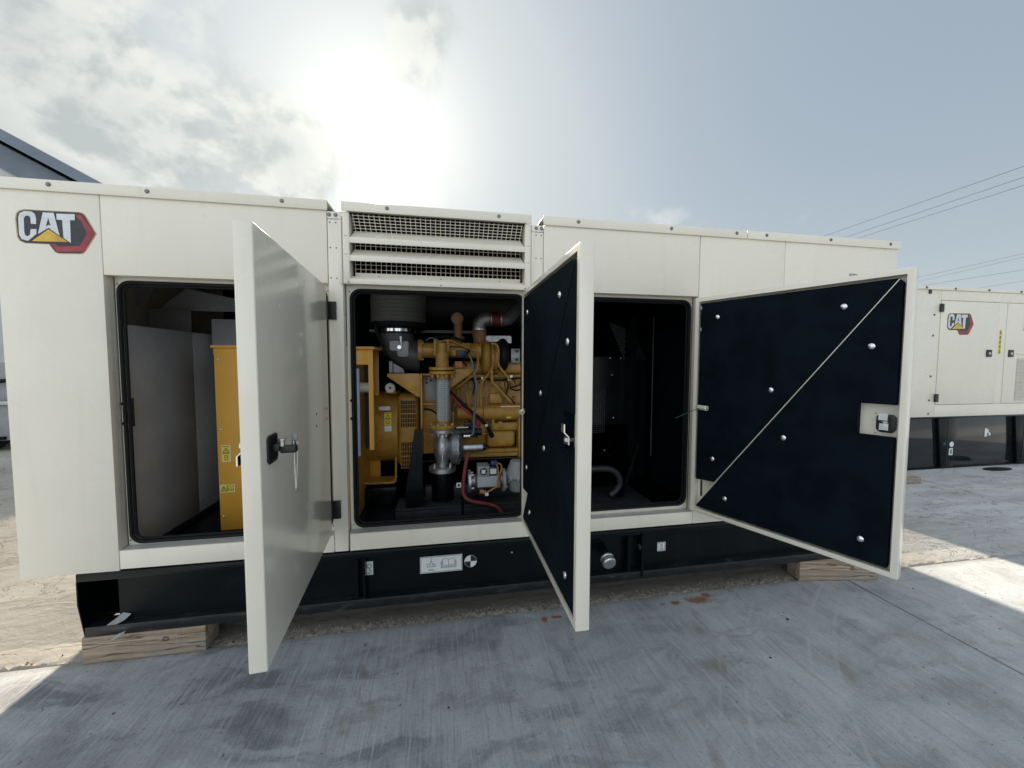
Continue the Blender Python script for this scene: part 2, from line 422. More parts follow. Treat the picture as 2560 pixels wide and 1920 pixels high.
def concrete_rear(t, bs, pos):
    xy = t.mapping(pos, (1, 1, 0))
    big = t.noise(xy, 0.6, 6.0, 0.62)
    mid = t.noise(t.mapping(xy, (0.7, 1.6, 1), (1, 2, 0), (0, 0, 0.25)), 2.4, 8.0, 0.66, 1.0)
    fine = t.noise(xy, 30.0, 5.0, 0.7)
    c = t.mix(t.ramp(big, 0.35, 0.68), (0.36, 0.33, 0.285), (0.47, 0.435, 0.375))
    c = t.mix(t.math('MULTIPLY', t.ramp(mid, 0.48, 0.70), 0.6), c, (0.215, 0.19, 0.16))
    c = t.mix(t.math('MULTIPLY', t.ramp(fine, 0.60, 0.76), 0.5), c, (0.15, 0.13, 0.11))
    gx = t.add('ShaderNodeSeparateXYZ', Vector=pos)
    east = t.ramp(gx.outputs[0], 3.4, 5.0)
    eg = t.noise(t.mapping(xy, (0.45, 1.5, 1), (3, 3, 0), (0, 0, 0.2)), 1.5, 9.0, 0.7)
    grey = t.mix(t.ramp(eg, 0.36, 0.66), (0.55, 0.555, 0.56), (0.36, 0.35, 0.335))
    grey = t.mix(t.math('MULTIPLY', t.ramp(fine, 0.56, 0.72), 0.35), grey, (0.25, 0.245, 0.235))
    c = t.mix(east, c, grey)
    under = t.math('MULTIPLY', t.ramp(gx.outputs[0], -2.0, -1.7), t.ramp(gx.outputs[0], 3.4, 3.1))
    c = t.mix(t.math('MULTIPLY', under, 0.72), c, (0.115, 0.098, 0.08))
    en = t.noise(xy, 38.0, 6.0, 0.75)
    edge = t.math('MULTIPLY', t.ramp(gx.outputs[1], 0.14, 0.03), t.ramp(en, 0.42, 0.60))
    c = t.mix(t.math('MULTIPLY', edge, 0.75), c, (0.47, 0.43, 0.37))
    cr = t.noise(t.mapping(xy, (1, 2.2, 1), (7, 1, 0)), 1.5, 5.0, 0.6, 0.6)
    k = t.ramp(t.math('ABSOLUTE', t.math('SUBTRACT', cr, 0.5)), 0.006, 0.0)
    c = t.mix(t.math('MULTIPLY', k, 0.6), c, (0.10, 0.085, 0.07))
    t.set(bs, 'Base Color', c)
    bs.inputs['Roughness'].default_value = 0.88
    h = t.math('ADD', t.math('MULTIPLY', mid, t.math('SUBTRACT', 1.6, t.math('MULTIPLY', east, 1.3))), t.math('MULTIPLY', t.noise(xy, 14.0, 8.0, 0.72), 1.0))
    bump(t, bs, t.math('SUBTRACT', h, t.math('MULTIPLY', k, 0.6)), 0.8, 0.012)


principled('concrete_front', concrete_front)
principled('concrete_rear', concrete_rear)
simple('soil', (0.10, 0.085, 0.065), 0.95, var=0.3, vs=14, bmp=0.5, bs_=80)
simple('ground_far', (0.33, 0.32, 0.30), 0.9, var=0.15, vs=0.3)
simple('crumbled_mortar', (0.24, 0.215, 0.18), 0.95, var=0.35, vs=24, bmp=0.9, bs_=60)


# ------------------------------------------------------------------ mesh helpers
class MB:
    def __init__(self):
        self.v, self.f = [], []

    def add(self, vs, fs):
        o = len(self.v)
        self.v += [tuple(p) for p in vs]
        self.f += [tuple(i + o for i in f) for f in fs]
        return self

    def box(self, x0, x1, y0, y1, z0, z1):
        return self.add([(x0, y0, z0), (x1, y0, z0), (x1, y1, z0), (x0, y1, z0), (x0, y0, z1), (x1, y0, z1), (x1, y1, z1), (x0, y1, z1)],
                        [(0, 3, 2, 1), (4, 5, 6, 7), (0, 1, 5, 4), (1, 2, 6, 5), (2, 3, 7, 6), (3, 0, 4, 7)])

    def prism(self, poly, y0, y1):
        """polygon in x,z extruded along y"""
        n = len(poly)
        area = sum(poly[i][0] * poly[(i + 1) % n][1] - poly[(i + 1) % n][0] * poly[i][1] for i in range(n))
        if area < 0:
            poly = poly[::-1]
        vs = [(x, y0, z) for x, z in poly] + [(x, y1, z) for x, z in poly]
        fs = [tuple(range(n)), tuple(range(2 * n - 1, n - 1, -1))]
        fs += [(i, i + n, (i + 1) % n + n, (i + 1) % n) for i in range(n)]
        return self.add(vs, fs)

    def lathe(self, o, ax, prof, n=28, closed=True):
        o, ax = Vector(o), Vector(ax).normalized()
        a = ax.orthogonal().normalized()
        b = ax.cross(a)
        vs, fs = [], []
        for t, r in prof:
            for k in range(n):
                an = 2 * math.pi * k / n
                vs.append(o + ax * t + (a * math.cos(an) + b * math.sin(an)) * r)
        for i in range(len(prof) - 1):
            for k in range(n):
                k2 = (k + 1) % n
                fs.append((i * n + k, i * n + k2, (i + 1) * n + k2, (i + 1) * n + k))
        if closed:
            fs.append(tuple(range(n - 1, -1, -1)))
            fs.append(tuple((len(prof) - 1) * n + k for k in range(n)))
        return self.add(vs, fs)

    def cyl(self, p0, p1, r, r1=None, n=24):
        p0, p1 = Vector(p0), Vector(p1)
        return self.lathe(p0, p1 - p0, [(0, r), ((p1 - p0).length, r if r1 is None else r1)], n)

    def tube(self, pts, r, n=10, sub=6, closed=False):
        P = [Vector(p) for p in pts]
        if sub > 1 and len(P) > 2:
            Q = []
            m = len(P)
            rng = range(m) if closed else range(m - 1)
            for i in rng:
                if closed:
                    p0, p1, p2, p3 = P[i - 1], P[i], P[(i + 1) % m], P[(i + 2) % m]
                else:
                    p0, p1, p2, p3 = P[max(i - 1, 0)], P[i], P[i + 1], P[min(i + 2, m - 1)]
                for s in range(sub):
                    t = s / sub
                    Q.append(0.5 * ((2 * p1) + (p2 - p0) * t + (2 * p0 - 5 * p1 + 4 * p2 - p3) * t * t + (3 * p1 - p0 - 3 * p2 + p3) * t ** 3))
            if not closed:
                Q.append(P[-1])
            P = Q
        m = len(P)
        T = []
        for i in range(m):
            a = P[i - 1] if (closed or i > 0) else P[i]
            b = P[(i + 1) % m] if (closed or i < m - 1) else P[i]
            T.append((b - a).normalized())
        nrm = T[0].orthogonal().normalized()
        vs, fs = [], []
        for i in range(m):
            nrm = (nrm - T[i] * nrm.dot(T[i])).normalized()
            bi = T[i].cross(nrm)
            for k in range(n):
                an = 2 * math.pi * k / n
                vs.append(P[i] + (nrm * math.cos(an) + bi * math.sin(an)) * r)
        for i in range(m if closed else m - 1):
            j = (i + 1) % m
            for k in range(n):
                k2 = (k + 1) % n
                fs.append((i * n + k, i * n + k2, j * n + k2, j * n + k))
        if not closed:
            fs.append(tuple(range(n - 1, -1, -1)))
            fs.append(tuple((m - 1) * n + k for k in range(n)))
        return self.add(vs, fs)

    def dome(self, o, ax, r, h, n=20, rings=5):
        prof = [(h * math.sin(math.pi / 2 * i / rings), r * math.cos(math.pi / 2 * i / rings)) for i in range(rings)] + [(h, r * 0.02)]
        return self.lathe(o, ax, prof, n)

    def mesh(self, name, bevel=0.0, segs=2, smooth=False, ang=32):
        me = bpy.data.meshes.new(name)
        me.from_pydata(self.v, [], self.f)
        if bevel:
            bm = bmesh.new()
            bm.from_mesh(me)
            es = [e for e in bm.edges if len(e.link_faces) == 2 and e.calc_face_angle(0) > R(30)]
            bmesh.ops.bevel(bm, geom=es, offset=bevel, segments=segs, profile=0.5, affect='EDGES', clamp_overlap=True)
            bm.to_mesh(me)
            bm.free()
        if smooth or bevel:
            for p in me.polygons:
                p.use_smooth = True
            me.set_sharp_from_angle(angle=R(ang))
        me.update()
        return me


WL = {}


def link(o, parent=None, loc=None, rot=None):
    COL.objects.link(o)
    base = Vector(loc) if loc is not None else Vector((0, 0, 0))
    if parent is not None:
        o.parent = parent
        o.location = base - WL[parent.name]
    else:
        o.location = base
    if rot is not None:
        o.rotation_euler = rot
    WL[o.name] = base if rot is None else Vector((0, 0, 0))
    return o


def put(mb, name, mat, parent=None, bevel=0.0, segs=2, smooth=False, loc=None, rot=None, ang=32):
    me = mb.mesh(name, bevel, segs, smooth, ang) if isinstance(mb, MB) else mb
    if mat and not me.materials:
        me.materials.append(MATS[mat])
    o = bpy.data.objects.new(name, me)
    return link(o, parent, loc, rot)


def tag(o, label=None, cat=None, group=None, kind=None):
    if label: o['label'] = label
    if cat: o['category'] = cat
    if group: o['group'] = group
    if kind: o['kind'] = kind
    return o


def thing(name, label, cat, loc, group=None):
    o = bpy.data.objects.new(name, None)
    o.empty_display_size = 0.2
    link(o, None, loc)
    return tag(o, label, cat, group)


def bx(*a):
    return MB().box(*a)

# ================================================================== the setting
def struct(o, kind='structure'):
    o['kind'] = kind
    return o


struct(put(bx(-400, 400, -400, 400, -0.30, -0.10), 'ground', 'ground_far'))
struct(put(bx(-60, 60, -40, 70, -0.09, -0.022), 'soil_bed', 'soil'))
pave = struct(put(bx(-60, 3.024, -40, 0.014, -0.02, 0.0), 'pavement', 'concrete_front', bevel=0.004))
struct(put(bx(3.038, 60, -40, 0.014, -0.02, 0.0), 'pavement', 'concrete_front', bevel=0.004))
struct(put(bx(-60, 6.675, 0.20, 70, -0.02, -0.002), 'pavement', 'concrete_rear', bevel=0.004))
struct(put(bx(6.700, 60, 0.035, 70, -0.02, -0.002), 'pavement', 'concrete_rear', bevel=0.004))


def ragged_strip():
    """broken front edge of the older slab"""
    rnd = random.Random(3)
    nx, ny = 560, 9
    x0, x1 = -7.0, 6.675
    vs, fs = [], []
    lo = [0.0]
    for i in range(nx):
        lo.append(lo[-1] * 0.86 + rnd.uniform(-1, 1) * 0.010)
    for i in range(nx + 1):
        x = x0 + (x1 - x0) * i / nx
        e = 0.028 + max(-0.008, lo[i] * 0.8)
        for j in range(ny + 1):
            s = j / ny
            y = e + (0.203 - e) * s ** 1.5
            k = (1 - s) ** 2
            z = -0.002 - k * 0.012 + rnd.uniform(-1, 1) * 0.010 * k * (1 + 2.0 * abs(lo[i]) / 0.02 * 0.4)
            if j == 0:
                z = -0.022
            vs.append((x, y, min(z, 0.010)))
    for i in range(nx):
        for j in range(ny):
            a = i * (ny + 1) + j
            fs.append((a, a + ny + 1, a + ny + 2, a + 1))
    m = MB()
    m.add(vs, fs)
    return m


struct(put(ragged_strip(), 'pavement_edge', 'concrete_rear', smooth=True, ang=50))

# rubble and crumbs lying along the broken edge
def crumbs():
    rnd = random.Random(11)
    m = MB()
    for i in range(420):
        x = rnd.choice([rnd.uniform(-2.4, 3.2), rnd.gauss(1.9, 0.6), rnd.gauss(0.2, 0.7)])
        y = 0.05 + abs(rnd.gauss(0, 0.035))
        s = rnd.uniform(0.002, 0.007) * (1.6 if rnd.random() < 0.08 else 1)
        a = rnd.uniform(0, 6.28)
        z = -0.006
        p = [(x + s * math.cos(a + k * 2.1) * rnd.uniform(.7, 1.4), y + s * math.sin(a + k * 2.1) * rnd.uniform(.7, 1.4), z) for k in range(3)]
        m.add(p + [(x, y, z + s * rnd.uniform(.8, 1.7) + 0.004)], [(0, 1, 3), (1, 2, 3), (2, 0, 3)])
    return m


tag(put(crumbs(), 'crumbled_concrete', 'crumbled_mortar'), 'pale crumbs of broken concrete along the slab joint', 'rubble', kind='stuff')

def loose_grit():
    rnd = random.Random(23)
    m = MB()
    for i in range(520):
        x, y = rnd.uniform(-2.6, 4.2), -0.02 - abs(rnd.gauss(0, 0.55))
        if y < -1.9:
            continue
        s = rnd.uniform(0.0012, 0.0032) * (1.7 if rnd.random() < 0.06 else 1)
        a = rnd.uniform(0, 6.28)
        p = [(x + s * math.cos(a + k * 2.1) * rnd.uniform(.7, 1.4), y + s * math.sin(a + k * 2.1) * rnd.uniform(.7, 1.4), 0.0002) for k in range(3)]
        m.add(p + [(x, y, s * rnd.uniform(.6, 1.3))], [(0, 1, 3), (1, 2, 3), (2, 0, 3)])
    return m


tag(put(loose_grit(), 'loose_grit', 'soil'), 'tiny loose grit scattered over the pale slab', 'grit', kind='stuff')

# ================================================================== logo
BADGE = [(-0.1736, 0.06), (-0.1683, 0.086), (-0.157, 0.0998), (-0.1349, 0.1083), (-0.0056, 0.1089), (0.104, 0.1109), (0.1214, 0.1045), (0.1309, 0.0923), (0.1737, 0.0041), (0.1218, -0.0872), (0.111, -0.0996), (0.0982, -0.1032), (0.0027, -0.1064), (-0.0119, -0.1002), (-0.0211, -0.0861), (-0.037, -0.0608), (-0.1396, -0.0608), (-0.1608, -0.0505), (-0.1702, -0.0311), (-0.1721, 0.0031)]
REDB = [(0.0892, 0.0953), (0.1033, 0.0963), (0.1155, 0.0883), (0.1655, 0.0036), (0.1181, -0.0798), (0.1064, -0.0898), (-0.0057, -0.0957), (-0.0295, -0.0586), (-0.0096, -0.0575), (0.0021, -0.0703), (0.0952, -0.0622), (0.1313, 0.0016), (0.1069, 0.0673), (0.0914, 0.0791)]
LC = [(-0.1589, 0.0667), (-0.1519, 0.0871), (-0.1305, 0.0994), (-0.1016, 0.0981), (-0.0886, 0.0875), (-0.0844, 0.0661), (-0.0855, 0.0373), (-0.1074, 0.037), (-0.1077, 0.0673), (-0.1149, 0.0771), (-0.127, 0.0757), (-0.136, 0.0626), (-0.1372, -0.009), (-0.1326, -0.0231), (-0.1231, -0.0254), (-0.1133, -0.0162), (-0.1099, 0.011), (-0.0855, 0.0126), (-0.0868, -0.0117), (-0.1244, -0.0484), (-0.1506, -0.0414), (-0.1599, -0.019)]
LA = [(-0.0544, 0.0968), (-0.0082, 0.0983), (0.0115, -0.0144), (-0.034, 0.0222), (-0.0799, -0.0113)]
LAH = [(-0.0323, 0.0707), (-0.0246, 0.0309), (-0.0322, 0.0373), (-0.0445, 0.0284)]
LT = [(0.0035, 0.0951), (0.0823, 0.0977), (0.0807, 0.0668), (0.0606, 0.0666), (0.0582, -0.0484), (0.0279, -0.0251), (0.0267, 0.0649), (0.0029, 0.065)]
LTRI = [(-0.0344, 0.0146), (0.0458, -0.0445), (-0.1074, -0.0486)]


def logo(parent, cx, cz, y, s):
    def pr(poly, k, sh=1.0):
        return MB().prism([(cx + px * s * sh, cz + (pz * s * sh)) for px, pz in poly], y - 0.0005 * k * max(1, s), y)
    b = put(pr(BADGE, 1, 1.0), 'logo_badge', 'logo_rim', parent)
    tag(b, 'badge reading CAT in silver letters over a gold triangle and red hexagon edge')
    put(pr([(px - 0.0005, pz + 0.0002) for px, pz in BADGE], 2, 0.965), 'badge_field', 'logo_black', b)
    put(pr(REDB, 3), 'hexagon_edge', 'logo_red', b)
    for poly in (LC, LA, LT):
        put(pr(poly, 4), 'letter', 'logo_silver', b)
    put(pr(LAH, 5), 'letter_counter', 'logo_black', b)
    put(pr(LTRI, 5), 'triangle', 'logo_gold', b)


BOLT = MB().lathe((0, 0, 0), (0, -1, 0), [(0, 0.0115), (0.002, 0.0115), (0.0022, 0.0085), (0.006, 0.0075), (0.0075, 0.004)], 14).mesh('bolt', smooth=True)
BOLT.materials.append(MATS['bolt_steel'])
RIVET = MB().dome((0, 0, 0), (0, -1, 0), 0.0042, 0.002, 10, 3).mesh('rivet', smooth=True)
RIVET.materials.append(MATS['dark_steel'])
CAP = MB().lathe((0, 0, 0), (0, -1, 0), [(0, 0.0160), (0.002, 0.0160), (0.005, 0.0142), (0.0080, 0.009), (0.0095, 0.003)], 18).mesh('retaining_cap', smooth=True)
CAP.materials.append(MATS['chrome'])


def inst(me, name, loc, parent, rot=None):
    o = bpy.data.objects.new(name, me)
    COL.objects.link(o)
    o.parent = parent
    o.location = Vector(loc) - WL[parent.name]
    if rot:
        o.rotation_euler = rot
    return o


# ================================================================== main generator enclosure
E = thing('generator_enclosure', 'large cream generator enclosure in the middle with three open doors on a black skid', 'generator', (0.6, 1.0, 0.15))
T = 0.067


def panel(name, x0, x1, z0, z1, y0=0.0, y1=T, mat='cream', bev=0.003):
    return put(bx(x0, x1, y0, y1, z0, z1), name, mat, E, bevel=bev)


panel('end_panel', -2.190, -1.7395, 0.505, 2.512)
panel('header_panel', -1.7365, -0.6385, 2.102, 2.512)
panel('header_panel', 0.6385, 1.7335, 2.102, 2.512)
panel('sill_panel', -1.7365, -0.6385, 0.513, 0.616)
panel('sill_panel', -0.549, 0.5555, 0.513, 0.616)
panel('sill_panel', 0.6385, 1.7355, 0.513, 0.598)
panel('side_panel', 1.7385, 2.4095, 0.513, 2.512)
panel('side_panel', 2.4125, 3.400, 0.513, 2.512)
for s in (-1, 1):
    xa, xb = sorted((s * 0.6355, s * 0.5585))
    p = panel('corner_post', xa, xb, 0.513, 2.464, 0.003, T)
    q = put(bx(xa + 0.001, xb - 0.001, -0.001, 0.03, 2.466, 2.506), 'post_cap', 'cream', p, bevel=0.002)
    xs = sorted((s * 0.575, s * 0.5605))
    put(bx(xs[0], xs[1], -0.0045, 0.0025, 2.10, 2.463), 'cover_strip', 'cream', p, bevel=0.0015)
    inst(BOLT, 'bolt', (s * 0.624, -0.001, 2.487), p)
    inst(BOLT, 'bolt', (s * 0.589, -0.001, 2.487), p)
    for zz in (2.446, 2.303, 2.132):
        inst(RIVET, 'rivet', (s * 0.622, 0.003, zz), p)
        inst(RIVET, 'rivet', (s * 0.590, 0.003, zz), p)

# roofs
for (x0, x1, bolts) in ((-2.205, -0.631, (-1.945, -1.513, -0.865)), (-0.557, 0.557, (-0.305, 0.352)),
                        (0.634, 2.089, (0.862, 1.511, 2.005)), (2.0925, 3.412, (2.243, 2.779, 3.314))):
    r = put(bx(x0, x1, -0.0015, 2.11, 2.552, 2.564).box(x0, x1, -0.012, -0.002, 2.508 if x0 != -0.557 else 2.511, 2.5645), 'roof_panel', 'cream', E, bevel=0.004)
    for xb in bolts:
        inst(BOLT, 'bolt', (xb, -0.012, 2.540), r)

# closing walls and linings
put(bx(-2.190, -2.184, T + 0.001, 2.10, 0.505, 2.551), 'end_wall', 'cream', E)
put(bx(3.394, 3.400, T + 0.001, 2.10, 0.513, 2.551), 'end_wall', 'cream', E)
put(bx(-2.183, 3.393, 2.085, 2.099, 0.505, 2.551), 'back_wall', 'cream', E)
put(bx(-2.18, 3.39, 2.03, 2.083, 0.53, 2.50), 'lining', 'foam_black', E)
put(bx(-2.18, 3.39, 0.125, 2.029, 2.505, 2.550), 'lining', 'foam_black', E)
put(bx(1.95, 1.98, 0.10, 2.029, 0.53, 2.50), 'lining', 'foam_black', E)
put(bx(-2.18, 3.39, T + 0.012, 2.08, 0.480, 0.512), 'floor_plate', 'skid_black', E)

# door frames with rounded openings and rubber seals
def rrect(x0, x1, z0, z1, r, n=7):
    pts = []
    for cx, cz, a0 in ((x1 - r, z1 - r, 0), (x0 + r, z1 - r, 90), (x0 + r, z0 + r, 180), (x1 - r, z0 + r, 270)):
        for k in range(n + 1):
            a = R(a0 + 90 * k / n)
            pts.append((cx + r * math.cos(a), cz + r * math.sin(a)))
    return pts


def frame_ring(x0, x1, z0, z1, ix0, ix1, iz0, iz1, r, y0, y1):
    inn = rrect(ix0, ix1, iz0, iz1, r)
    n = len(inn)
    corners = [(x1, z1), (x0, z1), (x0, z0), (x1, z0)]
    q = n // 4
    vs, fs = [], []
    for y in (y0, y1):
        vs += [(x, y, z) for x, z in inn] + [(x, y, z) for x, z in corners]
    o = n + 4
    for base, flip in ((0, False), (o, True)):
        for c in range(4):
            for k in range(q - 1):
                f = (base + c * q + k, base + c * q + k + 1, base + n + c)
                fs.append(f if not flip else f[::-1])
            a, b = c * q + q - 1, ((c + 1) % 4) * q
            f = (base + a, base + b, base + n + (c + 1) % 4, base + n + c)
            fs.append(f if not flip else f[::-1])
    for i in range(n):
        j = (i + 1) % n
        fs.append((i, i + o, j + o, j))
    m = MB()
    m.add(vs, fs)
    return m, inn


for (x0, x1, ix0, ix1) in ((-1.7365, -0.6385, -1.717, -0.668), (-0.5555, 0.5555, -0.528, 0.528), (0.6385, 1.7355, 0.660, 1.716)):
    m, inn = frame_ring(x0, x1, 0.56, 2.16, ix0, ix1, 0.634, 2.078, 0.055, T + 0.001, T + 0.006)
    fr = put(m, 'door_frame', 'cream', E)
    put(MB().tube([(x, T - 0.004, z) for x, z in inn], 0.0100, 8, 1, True), 'door_seal', 'rubber', fr, smooth=True)
    put(MB().tube([(x, T + 0.012, z) for x, z in rrect(ix0 + 0.012, ix1 - 0.012, 0.646, 2.066, 0.05)], 0.0075, 8, 1, True), 'door_seal', 'rubber', fr, smooth=True)
    # grimy top face of the sill
    put(bx(x0 + 0.002, x1 - 0.002, 0.004, T - 0.0005, 0.6163 if x0 < 0.6 else 0.5983, 0.6185 if x0 < 0.6 else 0.6005), 'sill_strip', 'cream_sill', fr)
    xl = ix0 - 0.0105
    for zz in (1.422, 1.315):
        put(MB().dome((xl, T + 0.0005, zz * 1.028 - 0.046), (0, -1, 0), 0.0095, 0.012, 14, 4), 'door_buffer', 'rubber', fr, smooth=True)
    for zz in (2.068, 0.645):
        for xx in (xl, ix1 + 0.010):
            inst(RIVET, 'rivet', (xx, T + 0.0005, zz), fr)
put(bx(-1.702, -1.696, 0.088, 0.098, 1.285, 1.445), 'strike_plate', 'plastic_black', E, bevel=0.001)

# louvred air intake above the middle door
LV = put(bx(-0.5555, -0.519, 0, 0.11, 2.103, 2.510), 'louvre_frame', 'cream', E, bevel=0.002)
put(bx(0.519, 0.5555, 0, 0.11, 2.103, 2.510), 'louvre_stile', 'cream', LV, bevel=0.002)
put(bx(-0.5185, 0.5185, 0, 0.012, 2.103, 2.134).box(-0.5185, 0.5185, 0.0125, 0.118, 2.108, 2.114), 'bottom_rail', 'cream', LV, bevel=0.0015)
for zb in (2.234, 2.337):
    b = put(bx(-0.5185, 0.5185, 0.0, 0.006, zb, zb + 0.033), 'louvre_slat', 'cream', LV, bevel=0.0015)
    m = MB()
    m.add([(-0.517, 0.0065, zb + 0.030), (0.517, 0.0065, zb + 0.030), (0.505, 0.075, zb + 0.085), (-0.505, 0.075, zb + 0.085),
           (-0.517, 0.0065, zb + 0.028), (0.517, 0.0065, zb + 0.028), (0.505, 0.077, zb + 0.083), (-0.505, 0.077, zb + 0.083)],
          [(0, 1, 2, 3), (7, 6, 5, 4), (0, 4, 5, 1), (2, 6, 7, 3), (1, 5, 6, 2), (3, 7, 4, 0)])
    put(m, 'slat_ledge', 'cream', LV)
    for s in (-1, 1):
        put(bx(s * 0.537 - 0.009, s * 0.537 + 0.009, -0.0006, 0.0, zb + 0.036, zb + 0.038), 'slot_mark', 'label_black', LV)
put(bx(-0.505, 0.505, 0.085, 0.087, 2.1145, 2.185), 'slat_ledge', 'cream', LV)
for xx in (-0.37, 0.0, 0.37):
    inst(RIVET, 'rivet', (xx, 0.085, 2.165), LV)
for xx in (-0.528, 0.0, 0.52):
    inst(RIVET, 'rivet', (xx, 0.0, 2.112), LV)
ms = MB()
for i in range(35):
    x = -0.505 + 1.01 * i / 34
    ms.cyl((x, 0.092, 2.17), (x, 0.092, 2.42), 0.0017, n=5)
    ms.cyl((x, 0.030, 2.512), (x * 0.985, 0.088, 2.42), 0.0020, n=5)
for k in range(9):
    z = 2.18 + k * 0.028
    ms.cyl((-0.51, 0.094, z), (0.51, 0.094, z), 0.0017, n=5)
for k in range(6):
    s = (k + 0.5) / 6
    ms.cyl((-0.51, 0.030 + 0.058 * s, 2.512 - 0.092 * s), (0.51, 0.030 + 0.058 * s, 2.512 - 0.092 * s), 0.0020, n=5)
tag(put(ms, 'wire_mesh', 'cream', LV, smooth=True), kind='stuff')

logo(E, -1.930, 2.3055, 0.0, 1.0)

# model lettering, its lower part hidden by the open door
tc = bpy.data.curves.new('lettering', 'FONT')
tc.body = 'DG'
tc.size = 0.17
tc.extrude = 0.0006
tc.materials.append(MATS['grey_paint'])
tmp = bpy.data.objects.new('lettering_curve', tc)
COL.objects.link(tmp)
bpy.context.view_layer.update()
tme = bpy.data.meshes.new_from_object(tmp.evaluated_get(bpy.context.evaluated_depsgraph_get()))
bpy.data.objects.remove(tmp)
tme.transform(Matrix.Translation((2.955, -0.0008, 2.195)) @ Matrix.Rotation(R(90), 4, 'X'))
put(tme, 'lettering', None, E)

# ------------------------------------------------------------------ skid base
S = put(bx(-1.945, 3.10, -0.002, 0.075, 0.460, 0.5045), 'skid_base', 'skid_black', E, bevel=0.006)
put(bx(-1.780, 3.09, 0.052, 0.060, 0.206, 0.4595), 'rail_web', 'skid_black', S)
put(bx(-1.930, -1.7805, 0.35, 0.36, 0.16, 0.4595).box(-1.7875, -1.7805, 0.0525, 0.3495, 0.16, 0.4595), 'lifting_pocket', 'skid_black', S)
put(bx(-1.915, 3.09, -0.004, 0.095, 0.150, 0.2055), 'rail_flange', 'skid_dusty', S, bevel=0.003)
put(MB().prism([(-1.9455, 0.4595), (-1.9455, 0.33), (-1.920, 0.152), (-1.9155, 0.152), (-1.939, 0.33), (-1.939, 0.4595)], 0.0, 1.95), 'end_plate', 'skid_black', S)
put(bx(-1.90, 3.08, 1.90, 1.95, 0.15, 0.505), 'rail_web', 'skid_black', S)
put(bx(3.08, 3.09, 0.10, 1.90, 0.15, 0.4595), 'end_plate', 'skid_black', S)
put(bx(-1.91, 3.07, 0.10, 1.89, 0.21, 0.222), 'belly_plate', 'skid_black', S)
put(bx(-0.520, -0.508, -0.003, 0.0515, 0.206, 0.4595).box(-0.477, -0.4655, -0.003, 0.0515, 0.206, 0.4595), 'stiffener', 'skid_black', S)
put(bx(1.250, 1.262, -0.003, 0.0515, 0.206, 0.4595).box(1.348, 1.360, -0.012, 0.0515, 0.165, 0.4595), 'stiffener', 'skid_black', S)
put(MB().cyl((1.3475, 0.02, 0.368), (1.3455, 0.02, 0.368), 0.020), 'lifting_eye', 'zinc', S)
fp = put(MB().cyl((1.075, 0.052, 0.385), (1.075, -0.055, 0.345), 0.030), 'filler_pipe', 'skid_black', S, smooth=True)
put(MB().lathe((1.075, -0.045, 0.349), (0, -0.937, -0.35), [(0, 0.045), (0.012, 0.047), (0.016, 0.043), (0.020, 0.047), (0.048, 0.046), (0.056, 0.040), (0.058, 0.02)], 26), 'filler_cap', 'zinc', fp, smooth=True)
for zz in (0.446, 0.392):
    put(MB().dome((0.449, 0.052, zz), (0, -1, 0), 0.008, 0.008, 10, 3), 'stud', 'zinc', S, smooth=True)

YW = 0.0515


def decal(name, x0, x1, z0, z1, mat='label_white', par=None, y=YW):
    return put(bx(x0, x1, y - 0.0008, y, z0, z1), name, mat, par or S)


def lines(par, segs, wd, mat, y, k=2):
    m = MB()
    for (xa, za, xb, zb) in segs:
        d = Vector((xb - xa, zb - za))
        nn = Vector((-d.y, d.x)).normalized() * wd / 2
        m.prism([(xa + nn.x, za + nn.y), (xa - nn.x, za - nn.y), (xb - nn.x, zb - nn.y), (xb + nn.x, zb + nn.y)], y - 0.0008 - 0.0004 * k, y - 0.0008)
    return put(m, 'printed_symbol', mat, par)


def arc(cx, cz, r, a0, a1, n=10):
    p = [(cx + r * math.cos(R(a0 + (a1 - a0) * i / n)), cz + r * math.sin(R(a0 + (a1 - a0) * i / n))) for i in range(n + 1)]
    return [(*p[i], *p[i + 1]) for i in range(n)]


d = decal('hook_decal', -0.474, -0.429, 0.327, 0.413)
tag(d, 'white decal with a green lifting hook symbol')
lines(d, arc(-0.4515, 0.384, 0.013, 0, 360, 14) + [(-0.4515, 0.371, -0.4515, 0.358)] + arc(-0.4515, 0.347, 0.011, 90, -150, 10), 0.0042, 'label_green', YW)
d = decal('manual_decal', -0.144, 0.122, 0.303, 0.411)
tag(d, 'white decal with a line drawing and an open book')
bor = [(-0.139, 0.308, 0.117, 0.308), (0.117, 0.308, 0.117, 0.406), (0.117, 0.406, -0.139, 0.406), (-0.139, 0.406, -0.139, 0.308)]
book = [(0.035, 0.345, 0.035, 0.382), (-0.002, 0.348, -0.002, 0.386), (0.072, 0.348, 0.072, 0.386), (-0.002, 0.386, 0.015, 0.390), (0.015, 0.390, 0.035, 0.382),
        (0.072, 0.386, 0.055, 0.390), (0.055, 0.390, 0.035, 0.382), (-0.002, 0.348, 0.035, 0.343), (0.072, 0.348, 0.035, 0.343), (-0.008, 0.337, 0.078, 0.337),
        (-0.008, 0.337, -0.008, 0.378), (0.078, 0.337, 0.078, 0.378), (-0.013, 0.331, 0.083, 0.331), (-0.013, 0.331, -0.013, 0.372), (0.083, 0.331, 0.083, 0.372)]
crane = [(-0.075, 0.383, -0.085, 0.345), (-0.075, 0.383, -0.060, 0.345), (-0.104, 0.343, -0.046, 0.343), (-0.100, 0.343, -0.100, 0.360), (-0.100, 0.360, -0.082, 0.360),
         (-0.050, 0.343, -0.050, 0.358), (-0.066, 0.358, -0.050, 0.358), (-0.092, 0.326, -0.060, 0.326), (-0.096, 0.320, -0.056, 0.320), (-0.075, 0.383, -0.075, 0.396)]
